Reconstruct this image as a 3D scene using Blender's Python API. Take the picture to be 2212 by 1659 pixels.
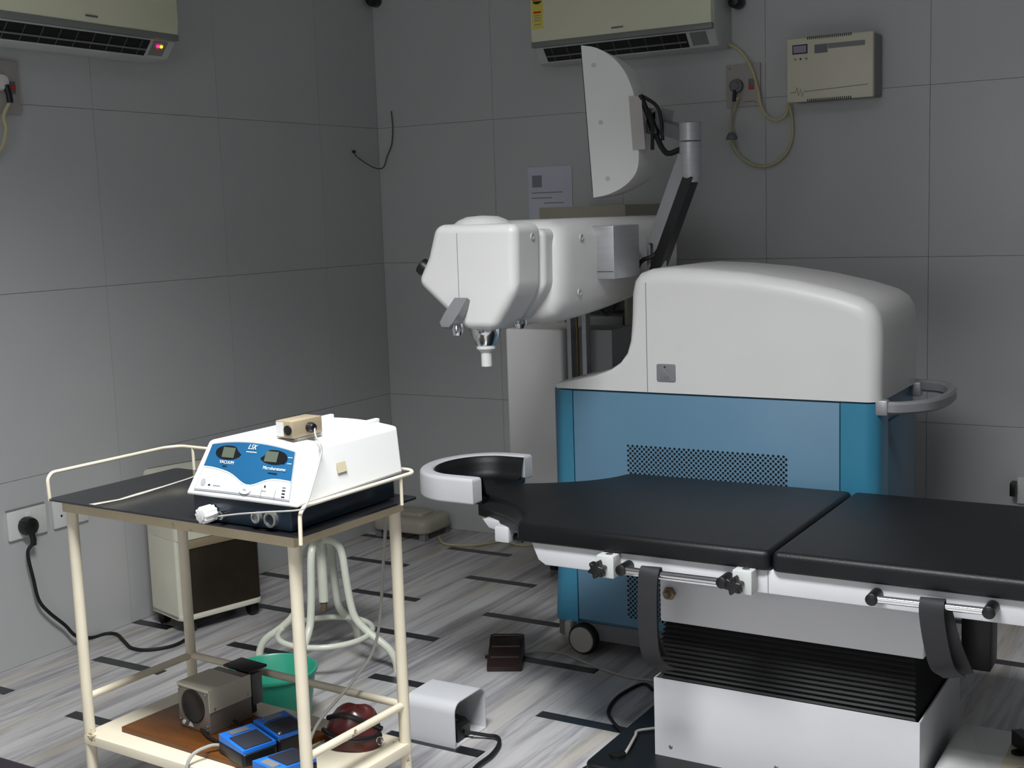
import bpy, bmesh, math, random
from mathutils import Vector, Matrix
random.seed(7)
for o in list(bpy.data.objects): bpy.data.objects.remove(o)
SC = bpy.context.scene
COL = SC.collection
PI = math.pi
R = math.radians

# ------------------------------------------------------------ camera
F_PX, YAW, PITCH, ROLL = 2713.414, -0.541603, -0.133570, -0.033685
CAM = Vector((3.49687, -4.70127, 1.42718))
fw = Vector((math.sin(YAW)*math.cos(PITCH), math.cos(YAW)*math.cos(PITCH), math.sin(PITCH)))
rt0 = Vector((math.cos(YAW), -math.sin(YAW), 0)); up0 = rt0.cross(fw)
rt = math.cos(ROLL)*rt0 + math.sin(ROLL)*up0
up = -math.sin(ROLL)*rt0 + math.cos(ROLL)*up0
cd = bpy.data.cameras.new('camera'); cam = bpy.data.objects.new('camera', cd); COL.objects.link(cam)
cam.matrix_world = Matrix(((rt.x, up.x, -fw.x, CAM.x), (rt.y, up.y, -fw.y, CAM.y), (rt.z, up.z, -fw.z, CAM.z), (0, 0, 0, 1)))
cd.sensor_fit = 'HORIZONTAL'; cd.sensor_width = 36; cd.lens = F_PX/2212*36; cd.clip_start = .02
SC.camera = cam
# ------------------------------------------------------------ world, exposure
w = bpy.data.worlds.new('World'); SC.world = w; w.use_nodes = True
bg = w.node_tree.nodes['Background']; bg.inputs[0].default_value = (.62, .78, 1, 1); bg.inputs[1].default_value = .8
vs = SC.view_settings; vs.view_transform = 'Standard'; vs.look = 'None'; vs.gamma = 1; vs.exposure = 0; vs.use_curve_mapping = False
# room sizes
RX, RY, RZ = 5.2, -6.0, 3.0
LAMP = (2.4, -3.45)             # ceiling lamp panel
ADDED_WIN = (1.5, 3.1, 1.0, 2.2)       # added window opening behind the camera, unseen, for ambient fill
def area(name, loc, rot, sx, sy, power, color, spread=180):
    l = bpy.data.lights.new(name, 'AREA'); l.shape = 'RECTANGLE'; l.size = sx; l.size_y = sy
    l.energy = power; l.color = color; l.spread = R(spread)
    o = bpy.data.objects.new(name, l); COL.objects.link(o); o.location = loc; o.rotation_euler = rot
    return o
area('added_window_fill', ((ADDED_WIN[0]+ADDED_WIN[1])/2, RY+.1, (ADDED_WIN[2]+ADDED_WIN[3])/2), (R(82), 0, 0), ADDED_WIN[1]-ADDED_WIN[0]-.1, ADDED_WIN[3]-ADDED_WIN[2]-.1, 16, (1, .99, .96))  # fill light set in the added window for soft ambient

# ------------------------------------------------------------ pixel helpers (2212 x 1659 frame)
def ray(u, v):
    return rt*((u-1106)/F_PX) - up*((v-829.5)/F_PX) + fw
def pz(u, v, z=0.0):
    d = ray(u, v); return CAM + d*((z-CAM.z)/d.z)
def px(u, v, x):
    d = ray(u, v); return CAM + d*((x-CAM.x)/d.x)
def py(u, v, y):
    d = ray(u, v); return CAM + d*((y-CAM.y)/d.y)

# ------------------------------------------------------------ materials
MATS = {}
def lin(c):
    return tuple((x/12.92 if x <= .04045 else ((x+.055)/1.055)**2.4) for x in c)
def mat(name, rgb, rough=.5, metal=0., var=.06, scale=6., bump=0., stretch=(1, 1, 1), alpha=None, trans=0., emit=None, coat=0., spec=.5, dirt=None, dirt_scale=3., dirt_lo=.55, dirt_hi=.75):
    if name in MATS: return MATS[name]
    m = bpy.data.materials.new(name); m.use_nodes = True; nt = m.node_tree; N = nt.nodes; L = nt.links
    b = N['Principled BSDF']; c = lin(rgb)
    b.inputs['Roughness'].default_value = rough; b.inputs['Metallic'].default_value = metal
    b.inputs['Specular IOR Level'].default_value = spec
    if coat: b.inputs['Coat Weight'].default_value = coat
    if trans: b.inputs['Transmission Weight'].default_value = trans
    if alpha is not None: b.inputs['Alpha'].default_value = alpha
    tc = N.new('ShaderNodeTexCoord'); mp = N.new('ShaderNodeMapping'); mp.inputs['Scale'].default_value = stretch
    L.new(tc.outputs['Object'], mp.inputs['Vector'])
    nz = N.new('ShaderNodeTexNoise'); nz.inputs['Scale'].default_value = scale; nz.inputs['Detail'].default_value = 5
    L.new(mp.outputs['Vector'], nz.inputs['Vector'])
    cr = N.new('ShaderNodeValToRGB'); L.new(nz.outputs['Fac'], cr.inputs['Fac'])
    cr.color_ramp.elements[0].position = .3; cr.color_ramp.elements[1].position = .7
    cr.color_ramp.elements[0].color = tuple(max(0, x*(1-var)) for x in c)+(1,)
    cr.color_ramp.elements[1].color = tuple(min(1, x*(1+var)) for x in c)+(1,)
    out = cr.outputs['Color']
    if dirt:
        n2 = N.new('ShaderNodeTexNoise'); n2.inputs['Scale'].default_value = dirt_scale; n2.inputs['Detail'].default_value = 8; n2.inputs['Roughness'].default_value = .65
        L.new(tc.outputs['Object'], n2.inputs['Vector'])
        r2 = N.new('ShaderNodeValToRGB'); r2.color_ramp.elements[0].position = dirt_lo; r2.color_ramp.elements[1].position = dirt_hi
        L.new(n2.outputs['Fac'], r2.inputs['Fac'])
        mx = N.new('ShaderNodeMix'); mx.data_type = 'RGBA'; L.new(r2.outputs['Color'], mx.inputs[0]); L.new(out, mx.inputs[6]); mx.inputs[7].default_value = lin(dirt)+(1,)
        out = mx.outputs[2]
    L.new(out, b.inputs['Base Color'])
    if bump:
        bp = N.new('ShaderNodeBump'); bp.inputs['Strength'].default_value = bump; bp.inputs['Distance'].default_value = .002
        n3 = N.new('ShaderNodeTexNoise'); n3.inputs['Scale'].default_value = scale*30; L.new(tc.outputs['Object'], n3.inputs['Vector'])
        L.new(n3.outputs['Fac'], bp.inputs['Height']); L.new(bp.outputs['Normal'], b.inputs['Normal'])
    if emit:
        b.inputs['Emission Color'].default_value = lin(emit[0])+(1,); b.inputs['Emission Strength'].default_value = emit[1]
    MATS[name] = m; return m

def marble():
    m = bpy.data.materials.new('white_marble'); m.use_nodes = True; nt = m.node_tree; N = nt.nodes; L = nt.links
    b = N['Principled BSDF']; b.inputs['Roughness'].default_value = .22
    tc = N.new('ShaderNodeTexCoord'); oi = N.new('ShaderNodeObjectInfo')
    ad = N.new('ShaderNodeVectorMath'); ad.operation = 'MULTIPLY_ADD'
    L.new(oi.outputs['Random'], ad.inputs[0]); ad.inputs[1].default_value = (7.3, 3.1, 5.7); L.new(tc.outputs['Object'], ad.inputs[2])
    mp = N.new('ShaderNodeMapping'); mp.inputs['Rotation'].default_value = (0, 0, R(-9)); mp.inputs['Scale'].default_value = (11, .75, 1)
    L.new(ad.outputs[0], mp.inputs['Vector'])
    nz = N.new('ShaderNodeTexNoise'); nz.inputs['Scale'].default_value = 1.6; nz.inputs['Detail'].default_value = 9; nz.inputs['Roughness'].default_value = .62; nz.inputs['Distortion'].default_value = .5
    L.new(mp.outputs['Vector'], nz.inputs['Vector'])
    cr = N.new('ShaderNodeValToRGB'); e = cr.color_ramp.elements
    e[0].position = .30; e[0].color = lin((.46, .46, .48))+(1,)
    e[1].position = .62; e[1].color = lin((.76, .75, .75))+(1,)
    for pos, col in ((.42, (.62, .61, .62)), (.50, (.71, .70, .70))):
        k = e.new(pos); k.color = lin(col)+(1,)
    L.new(nz.outputs['Fac'], cr.inputs['Fac'])
    n2 = N.new('ShaderNodeTexNoise'); n2.inputs['Scale'].default_value = .9; n2.inputs['Detail'].default_value = 3
    L.new(mp.outputs['Vector'], n2.inputs['Vector'])
    r2 = N.new('ShaderNodeValToRGB'); r2.color_ramp.elements[0].position = .55; r2.color_ramp.elements[1].position = .75
    r2.color_ramp.elements[1].color = (.5, .5, .5, 1); L.new(n2.outputs['Fac'], r2.inputs['Fac'])
    mx = N.new('ShaderNodeMix'); mx.data_type = 'RGBA'; L.new(r2.outputs['Color'], mx.inputs[0]); L.new(cr.outputs['Color'], mx.inputs[6]); mx.inputs[7].default_value = lin((.72, .66, .52))+(1,)
    L.new(mx.outputs[2], b.inputs['Base Color'])
    MATS['marble'] = m; return m

M_marble = marble()
M_strip = mat('black_inlay_stone', (.13, .14, .15), .3, var=.2)
M_tile = mat('grey_white_wall_tile', (.735, .735, .735), .3, var=.03, scale=1.5)
M_grout = mat('stained_grout', (.50, .47, .41), .9, var=.5, scale=4)
M_plain = mat('painted_wall', (.66, .67, .69), .7, var=.03)
M_ceil = mat('ceiling_paint', (.80, .80, .79), .8, var=.02)
M_white = mat('white_machine_enamel', (.86, .855, .845), .42, var=.015, bump=.03, scale=8)
M_whiteB = mat('white_bed_enamel', (.80, .80, .81), .4, var=.02)
M_blue = mat('blue_cabinet_enamel', (.38, .53, .63), .38, var=.03, scale=5)
M_teal = mat('teal_pillar_enamel', (.24, .53, .65), .32, var=.03, metal=.15)
M_tealdark = mat('teal_side_panel', (.22, .40, .50), .4, var=.05)
M_greyskirt = mat('grey_skirt_plastic', (.42, .42, .43), .5)
M_black = mat('black_plastic', (.055, .055, .06), .4, var=.2)
M_rubber = mat('black_rubber', (.04, .04, .042), .65, var=.2)
M_hole = mat('hole_shadow_black', (.03, .05, .07), .9)
M_leather = mat('black_vinyl_upholstery', (.045, .05, .06), .46, var=.15, bump=.25, scale=14, spec=.35)
M_strap = mat('dark_grey_webbing_strap', (.13, .13, .14), .7, var=.1, bump=.3, scale=20)
M_silver = mat('brushed_aluminium', (.66, .66, .67), .42, metal=.45, var=.05, stretch=(1, 1, 14), scale=9)
M_greymetal = mat('grey_painted_metal', (.56, .56, .57), .4, metal=.3, var=.05)
M_chrome = mat('polished_chrome', (.85, .85, .86), .12, metal=1, var=.02)
M_cream = mat('chipped_cream_paint', (.87, .83, .74), .38, var=.05, scale=10, dirt=(.50, .40, .27), dirt_scale=16, dirt_lo=.66, dirt_hi=.70)
M_creamd = mat('aged_cream_apron', (.76, .70, .58), .5, var=.08, scale=12, dirt=(.38, .30, .2), dirt_scale=12, dirt_lo=.60, dirt_hi=.72)
M_stool = mat('pale_green_white_tube_paint', (.85, .86, .80), .25, var=.03, dirt=(.45, .4, .3), dirt_scale=18, dirt_lo=.68, dirt_hi=.72)
M_tray = mat('dark_steel_tray', (.30, .31, .33), .13, metal=.85, var=.08, scale=5)
M_cons = mat('bright_white_console_plastic', (.87, .87, .86), .35, var=.01)
M_consblue = mat('blue_console_facia', (.08, .33, .49), .45, var=.03)
M_consdark = mat('dark_teal_console_base', (.07, .13, .18), .3, var=.1)
M_consgrey = mat('pale_grey_print', (.62, .63, .65), .45)
M_lcd = mat('dull_lcd_green', (.33, .36, .31), .3)
M_beige = mat('beige_metal_case', (.66, .60, .50), .35, metal=.25, var=.04)
M_ac = mat('yellowed_white_plastic', (.87, .87, .76), .42, var=.03, scale=3)
M_acw = mat('pale_grey_plastic', (.74, .75, .74), .45)
M_acgrey = mat('grey_trim_plastic', (.48, .49, .48), .4)
M_ups = mat('beige_appliance_plastic', (.83, .81, .73), .45, var=.03)
M_cord = mat('yellowed_white_cord', (.74, .71, .55), .5)
M_greycord = mat('grey_cord', (.62, .61, .58), .5)
M_plate = mat('white_socket_plastic', (.84, .84, .83), .35)
M_plateg = mat('greyed_socket_plastic', (.66, .64, .62), .4)
M_red = mat('red_switch_plastic', (.80, .20, .10), .4)
M_led = mat('red_led', (1, .1, .35), .4, emit=((1, .08, .35), 5))
M_ledy = mat('amber_led', (1, .7, .1), .4, emit=((1, .7, .15), 3))
M_paper = mat('printed_paper', (.80, .80, .85), .8)
M_print = mat('faint_grey_ink', (.52, .53, .57), .8)
M_wood = mat('varnished_brown_board', (.38, .22, .07), .4, var=.3, stretch=(3, 18, 3), scale=2)
M_motor = mat('light_beige_grey_case', (.74, .71, .65), .4, var=.03)
M_motord = mat('taupe_grey_case', (.50, .47, .44), .4, metal=.2, var=.04)
M_pblue = mat('bright_blue_plastic', (.13, .46, .86), .38, var=.03)
M_pdark = mat('dark_slate_rubber_tread', (.17, .18, .22), .6, var=.1, bump=.3)
M_tub = mat('green_translucent_plastic', (.17, .58, .47), .35, var=.06)
M_maroon = mat('glossy_maroon_vinyl', (.30, .12, .11), .25, var=.3, scale=9)
M_brown = mat('dark_brown_plastic', (.17, .11, .10), .3, var=.1)
M_smoke = mat('smoked_dark_grille_panel', (.16, .13, .09), .3, var=.35, scale=7)
M_cooltan = mat('tan_trim_plastic', (.56, .50, .40), .5, var=.08)
M_cool = mat('cream_white_appliance', (.85, .84, .77), .4)
M_rack = mat('beige_cabinet_paint', (.63, .61, .55), .5, var=.03)
M_brass = mat('brass_screw_thread', (.42, .36, .22), .4, metal=.8)
M_rust = mat('rusty_bolt_metal', (.52, .45, .36), .5, metal=.6, var=.3, scale=40)
M_screw = mat('steel_screw', (.75, .75, .74), .3, metal=.9)
M_lamp = mat('lamp_diffuser', (.95, .95, .95), .5, emit=((.93, .97, 1), 3))
M_glass = mat('added_window_glass', (.8, .9, .95), .05, trans=1)
M_yel = mat('yellow_sticker', (.86, .80, .35), .5)
M_grn = mat('dark_green_print', (.12, .22, .10), .5)
M_purp = mat('very_dark_plum_vinyl', (.10, .07, .10), .5, bump=.2)
M_lcdv = mat('violet_grey_display', (.60, .57, .66), .3)

# ------------------------------------------------------------ mesh helpers
ORG = {}
def thing(name, label, cat, loc, rotz=0, group=None, rot=None, local=False):
    o = bpy.data.objects.new(name, None); COL.objects.link(o); o.location = loc
    o.rotation_euler = rot if rot else (0, 0, rotz); o.empty_display_size = .05
    o['label'] = label; o['category'] = cat
    if group: o['group'] = group
    ORG[o] = (Vector((0, 0, 0)) if (rotz or rot or local) else Vector(loc)); return o
def finish(bm, name, m, parent=None, smooth=True, ang=38):
    if parent is not None:
        off = ORG[parent]; bmesh.ops.translate(bm, verts=bm.verts, vec=-off)
    bmesh.ops.recalc_face_normals(bm, faces=bm.faces)
    me = bpy.data.meshes.new(name); bm.to_mesh(me); bm.free()
    if smooth:
        me.polygons.foreach_set('use_smooth', [len(p.vertices) < 9 for p in me.polygons]); me.set_sharp_from_angle(angle=R(ang))
    me.materials.append(m)
    o = bpy.data.objects.new(name, me); COL.objects.link(o)
    if parent is not None:
        o.parent = parent; ORG[o] = ORG[parent]
    return o
def solo(bm, name, m, label, cat, group=None, loc=None):
    """a thing that is one mesh; its origin goes to loc"""
    if loc is not None: bmesh.ops.translate(bm, verts=bm.verts, vec=-Vector(loc))
    o = finish(bm, name, m); o['label'] = label; o['category'] = cat
    if loc is not None: o.location = loc
    if group: o['group'] = group
    ORG[o] = Vector(loc) if loc is not None else Vector((0, 0, 0)); return o
def bevel(o, w_, n=3, ang=25):
    b = o.modifiers.new('bevel', 'BEVEL'); b.width = w_; b.segments = n; b.limit_method = 'ANGLE'; b.angle_limit = R(ang); b.harden_normals = True; return o
def attach(o, parent):
    """make a mesh already standing in world coordinates a part of a thing"""
    bpy.context.view_layer.update()
    for k in ('label', 'category', 'group'):
        if k in o: del o[k]
    o.parent = parent; o.matrix_parent_inverse = parent.matrix_world.inverted(); return o
def wire(name, m, pts, r_, parent, n=6):
    o = finish(tube(nb(), pts, r_, 8, n), name, m); return attach(o, parent)
def nb(): return bmesh.new()
def box(bm, a, b, bev=0., seg=2, mtx=None):
    a = Vector(a); b = Vector(b)
    r = bmesh.ops.create_cube(bm, size=1); vs_ = r['verts']
    for v in vs_: v.co = Vector(((a.x+b.x)/2+v.co.x*(b.x-a.x), (a.y+b.y)/2+v.co.y*(b.y-a.y), (a.z+b.z)/2+v.co.z*(b.z-a.z)))
    if bev:
        es = list({e for v in vs_ for e in v.link_edges})
        rr = bmesh.ops.bevel(bm, geom=es, offset=bev, segments=seg, profile=.5, affect='EDGES'); vs_ = list({v for f in rr['faces'] for v in f.verts} | {v for v in vs_ if v.is_valid})
    if mtx is not None: bmesh.ops.transform(bm, matrix=mtx, verts=vs_)
    return bm
def loft(bm, loops, cap0=True, cap1=True, closed=False):
    rings = [[bm.verts.new(p) for p in lp] for lp in loops]; n = len(rings[0])
    m = len(rings)
    for i in range(m if closed else m-1):
        A = rings[i]; B = rings[(i+1) % m]
        for k in range(n):
            try: bm.faces.new((A[k], A[(k+1) % n], B[(k+1) % n], B[k]))
            except ValueError: pass
    if not closed:
        if cap0: bm.faces.new(rings[0][::-1])
        if cap1: bm.faces.new(rings[-1])
    return bm
def spline(pts, n=6, closed=False):
    P = [Vector(p) for p in pts]; out = []; m = len(P)
    for i in range(m if closed else m-1):
        p1, p2 = P[i], P[(i+1) % m]
        p0 = P[i-1] if (i > 0 or closed) else p1*2-p2
        p3 = P[(i+2) % m] if (i+2 < m or closed) else p2*2-p1
        for k in range(n):
            t = k/n
            out.append(.5*((2*p1)+(p2-p0)*t+(2*p0-5*p1+4*p2-p3)*t*t+(3*p1-p0-3*p2+p3)*t**3))
    if not closed: out.append(P[-1])
    return out
def tube(bm, pts, r, seg=10, smooth=0, closed=False, flat=1.0, r_end=None):
    P = spline(pts, smooth, closed) if smooth else [Vector(p) for p in pts]
    n = len(P); loops = []; prev = None
    for i, p in enumerate(P):
        if closed: t = (P[(i+1) % n]-P[i-1])
        else: t = (P[min(i+1, n-1)]-P[max(i-1, 0)])
        t.normalize()
        if prev is None:
            a = Vector((0, 0, 1)) if abs(t.z) < .9 else Vector((1, 0, 0))
            u_ = t.cross(a).normalized()
        else: u_ = (prev - t*prev.dot(t)).normalized()
        prev = u_; v_ = t.cross(u_)
        rr = r if r_end is None else r+(r_end-r)*i/(n-1)
        loops.append([p+u_*(math.cos(2*PI*k/seg)*rr)+v_*(math.sin(2*PI*k/seg)*rr*flat) for k in range(seg)])
    return loft(bm, loops, closed=closed)
def lathe(bm, prof, c, axis='z', seg=24):
    """prof: list of (radius, height along axis)"""
    c = Vector(c); loops = []
    ax = {'x': (Vector((0, 1, 0)), Vector((0, 0, 1)), Vector((1, 0, 0))), 'y': (Vector((1, 0, 0)), Vector((0, 0, 1)), Vector((0, 1, 0))), 'z': (Vector((1, 0, 0)), Vector((0, 1, 0)), Vector((0, 0, 1)))}[axis] if isinstance(axis, str) else axis
    for r_, h in prof: loops.append([c+ax[0]*(math.cos(2*PI*k/seg)*max(r_, 1e-4))+ax[1]*(math.sin(2*PI*k/seg)*max(r_, 1e-4))+ax[2]*h for k in range(seg)])
    return loft(bm, loops)
def frame_axes(d):
    d = Vector(d).normalized(); a = Vector((0, 0, 1)) if abs(d.z) < .9 else Vector((1, 0, 0))
    u_ = d.cross(a).normalized(); return (u_, d.cross(u_), d)
def offset_poly(P, W, d):
    """inset a 2-D polygon (list of (a,b)) by d*W[i] along its vertex normals; polygon counter-clockwise"""
    n = len(P); out = []
    for i in range(n):
        p0 = Vector(P[i-1]); p1 = Vector(P[i]); p2 = Vector(P[(i+1) % n])
        e1 = (p1-p0).normalized(); e2 = (p2-p1).normalized()
        n1 = Vector((-e1.y, e1.x)); n2 = Vector((-e2.y, e2.x)); nn = n1+n2
        if nn.length < 1e-6: nn = n1
        nn = nn/max(.5, nn.length**2/2) if nn.length else n1
        out.append(p1+nn*(d*W[i]))
    return out
def area2(P): return sum(P[i-1][0]*P[i][1]-P[i][0]*P[i-1][1] for i in range(len(P)))/2
def rprism(bm, P, plane, h0, h1, r0=0., r1=0., seg=5, W=None, bmin=-9.):
    """extrude polygon P in plane ('xz' along y, 'xy' along z, 'yz' along x) from h0 to h1 with rounded rims r0, r1"""
    P = [tuple(q) for q in P]; W = list(W) if W else [1]*len(P)
    if area2(P) < 0: P = P[::-1]; W = W[::-1]
    def emb(a, b, h):
        return {'xz': (a, h, b), 'xy': (a, b, h), 'yz': (h, a, b)}[plane]
    loops = []; sg = 1 if h1 > h0 else -1
    def ring(d, h): loops.append([emb(q[0], bmin if o_[1] <= bmin+1e-6 else q[1], h) for q, o_ in zip(offset_poly(P, W, d), P)])
    if r0:
        if r0 > .02: ring(r0*1.15, h0)
        for k in range(seg+1):
            a = PI/2*k/seg; ring(r0*(1-math.sin(a)), h0+sg*r0*(1-math.cos(a)))
    else: ring(0, h0)
    if r1:
        for k in range(seg+1):
            a = PI/2*k/seg; ring(r1*(1-math.cos(a)), h1-sg*r1*(1-math.sin(a)))
        if r1 > .02: ring(r1*1.15, h1)
    else: ring(0, h1)
    return loft(bm, loops)
def rrect(x0, y0, x1, y1, r, n=5):
    """rounded rectangle outline, r a number or 4 radii (BL,BR,TR,TL)"""
    rr = r if isinstance(r, (tuple, list)) else (r,)*4; out = []
    for (cx, cy, a0, q) in ((x0, y0, PI, rr[0]), (x1, y0, 1.5*PI, rr[1]), (x1, y1, 0, rr[2]), (x0, y1, .5*PI, rr[3])):
        sx = 1 if cx == x0 else -1; sy = 1 if cy == y0 else -1
        if q <= 0: out.append((cx, cy)); continue
        for k in range(n+1):
            a = a0+PI/2*k/n; out.append((cx+sx*q+math.cos(a)*q, cy+sy*q+math.sin(a)*q))
    return out
def text_mesh(body, size, mtx, name, m, parent, extrude=.0003, shear=0, align='CENTER'):
    c = bpy.data.curves.new(name+'_curve', 'FONT'); c.body = body; c.size = size; c.extrude = extrude; c.align_x = align; c.align_y = 'CENTER'; c.shear = shear; c.resolution_u = 3
    t = bpy.data.objects.new(name+'_tmp', c); COL.objects.link(t)
    me = bpy.data.meshes.new_from_object(t.evaluated_get(bpy.context.evaluated_depsgraph_get())); bpy.data.objects.remove(t)
    me.transform(mtx); bm = nb(); bm.from_mesh(me); bpy.data.meshes.remove(me)
    return finish(bm, name, m, parent, smooth=False)
def star(n, r0, r1, k=4, ph=0):
    out = []
    for i in range(n*k):
        a = 2*PI*i/(n*k)+ph; out.append(((r0+r1)/2+(r1-r0)/2*math.cos(n*(a-ph)), a))
    return [(r_*math.cos(a), r_*math.sin(a)) for r_, a in out]

# ============================================================ THE SETTING
def struct(o): o['kind'] = 'structure'; ORG[o] = Vector((0, 0, 0)); return o
TH = .15
floor = struct(finish(box(nb(), (-TH, RY-TH, -.12), (RX+TH, TH, -.012)), 'floor', M_grout, smooth=False))
ceiling = struct(finish(box(nb(), (-TH, RY-TH, RZ), (RX+TH, TH, RZ+.1)), 'ceiling', M_ceil, smooth=False))
wall_left = struct(finish(box(nb(), (-TH, RY-TH, -.012), (-.008, TH, RZ)), 'wall_left', M_grout, smooth=False))
wall_back = struct(finish(box(nb(), (-.008, .008, -.012), (RX+TH, TH, RZ)), 'wall_back', M_grout, smooth=False))
wall_right = struct(finish(box(nb(), (RX, RY-TH, -.012), (RX+TH, .008, RZ)), 'wall_right', M_plain, smooth=False))
bm = nb()
for a, b in (((-.008, RY-TH, -.012), (ADDED_WIN[0], RY, RZ)), ((ADDED_WIN[1], RY-TH, -.012), (RX, RY, RZ)), ((ADDED_WIN[0], RY-TH, -.012), (ADDED_WIN[1], RY, ADDED_WIN[2])), ((ADDED_WIN[0], RY-TH, ADDED_WIN[3]), (ADDED_WIN[1], RY, RZ))): box(bm, a, b)
wall_front = struct(finish(bm, 'wall_front', M_plain, smooth=False))
bm = nb(); fr = .05
for a, b in (((ADDED_WIN[0], RY-.1, ADDED_WIN[2]), (ADDED_WIN[0]+fr, RY-.04, ADDED_WIN[3])), ((ADDED_WIN[1]-fr, RY-.1, ADDED_WIN[2]), (ADDED_WIN[1], RY-.04, ADDED_WIN[3])), ((ADDED_WIN[0], RY-.1, ADDED_WIN[2]), (ADDED_WIN[1], RY-.04, ADDED_WIN[2]+fr)), ((ADDED_WIN[0], RY-.1, ADDED_WIN[3]-fr), (ADDED_WIN[1], RY-.04, ADDED_WIN[3])), (((ADDED_WIN[0]+ADDED_WIN[1])/2-.025, RY-.1, ADDED_WIN[2]), ((ADDED_WIN[0]+ADDED_WIN[1])/2+.025, RY-.04, ADDED_WIN[3]))): box(bm, a, b)
added_window = struct(finish(bm, 'added_window', M_white, smooth=False))  # unseen window, added to give the room soft ambient light
xm = (ADDED_WIN[0]+ADDED_WIN[1])/2
for a, b in ((ADDED_WIN[0]+fr, xm-.025), (xm+.025, ADDED_WIN[1]-fr)):
    finish(box(nb(), (a, RY-.075, ADDED_WIN[2]+fr), (b, RY-.069, ADDED_WIN[3]-fr)), 'added_window_pane', M_glass, added_window, smooth=False)

# wall tiles, 0.61 m, joints recessed
TS = .61; G = .0007; Z0 = .0079
zr = [0] + [Z0+TS*k for k in range(1, 5)] + [RZ]
cache = {}
def tile(parent, plane, a0, a1, z0, z1):
    k = (plane, round(a1-a0, 4), round(z1-z0, 4))
    if k not in cache:
        bm = nb(); w_, h_ = a1-a0-2*G, z1-z0-2*G
        if plane == 'y': box(bm, (0, 0, 0), (w_, .009, h_))
        else: box(bm, (-.009, 0, 0), (0, w_, h_))
        for f in bm.faces: f.smooth = False
        me = bpy.data.meshes.new('tile'); bmesh.ops.recalc_face_normals(bm, faces=bm.faces); bm.to_mesh(me); bm.free(); me.materials.append(M_tile); cache[k] = me
    o = bpy.data.objects.new('tile', cache[k]); COL.objects.link(o); o.parent = parent
    o.location = (a0+G, 0, z0+G) if plane == 'y' else (0, a0+G, z0+G)
xb = [0.] + [.618+TS*k for k in range(8)]; xb = [x for x in xb if x < RX-.05]+[RX]
yb = [0.] + [-.413-TS*k for k in range(10)]; yb = [y for y in yb if y > RY+.05]+[RY]
for j in range(5):
    for i in range(len(xb)-1): tile(wall_back, 'y', xb[i], xb[i+1], zr[j], zr[j+1])
    for i in range(len(yb)-1): tile(wall_left, 'x', yb[i+1], yb[i], zr[j], zr[j+1])

# marble slabs in columns with black inlay strips
CW = .3145; PER = .68; SW = .043; fc = {}
def slab(name, x0, x1, y0, y1, m, g=.0004):
    x0 = max(x0, 0); x1 = min(x1, RX); y0 = max(y0, RY); y1 = min(y1, 0)
    if x1-x0 < .01 or y1-y0 < .005: return
    k = (name, round(x1-x0, 4), round(y1-y0, 4))
    if k not in fc:
        w_, h_ = (x1-x0)/2-g, (y1-y0)/2-g
        bm = box(nb(), (-w_, -h_, -.012), (w_, h_, 0)); bmesh.ops.recalc_face_normals(bm, faces=bm.faces)
        me = bpy.data.meshes.new(name); bm.to_mesh(me); bm.free(); me.materials.append(m); fc[k] = me
    o = bpy.data.objects.new(name, fc[k]); COL.objects.link(o); o.parent = floor; o.location = ((x0+x1)/2, (y0+y1)/2, 0)
for c in range(18):
    x0 = .176+CW*(c-1); x1 = x0+CW
    ph = (-.285 if c % 2 == 0 else -.61) - .05*((x0+x1)/2-.65)          # centre of first strip in the column (column 2 holds x .49-.80)
    ys = [ph+PER*2 - PER*k for k in range(14)]
    for k, yc in enumerate(ys):
        slab('inlay_strip', x0+.003, x1-.003, yc-SW/2, yc+SW/2, M_strip)
        slab('marble_slab', x0, x1, yc-PER+SW/2, yc-SW/2, M_marble)

# ============================================================ CEILING LAMP (real fixture, out of frame)
t = thing('ceiling_lamp', 'recessed white ceiling light panel above the treatment area', 'lamp', (LAMP[0], LAMP[1], RZ))
bm = nb(); lx, ly = .62, .32
for a, b in (((-lx, -ly, -.03), (lx, -ly+.03, 0)), ((-lx, ly-.03, -.03), (lx, ly, 0)), ((-lx, -ly+.03, -.03), (-lx+.03, ly-.03, 0)), ((lx-.03, -ly+.03, -.03), (lx, ly-.03, 0))): box(bm, Vector(a)+Vector(t.location), Vector(b)+Vector(t.location))
finish(bm, 'lamp_frame', M_white, t, smooth=False)
finish(box(nb(), (LAMP[0]-lx+.03, LAMP[1]-ly+.03, RZ-.01), (LAMP[0]+lx-.03, LAMP[1]+ly-.03, RZ-.002)), 'diffuser', M_lamp, t, smooth=False)
area('ceiling_lamp_light', (LAMP[0], LAMP[1], RZ-.035), (0, 0, 0), 1.1, .55, 86, (.96, .985, 1), 126)

# ============================================================ EXCIMER LASER MACHINE
lm = thing('laser_machine', 'large white and blue excimer eye laser machine behind the black bed', 'medical machine', (2.05, -.96, 0))
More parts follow.
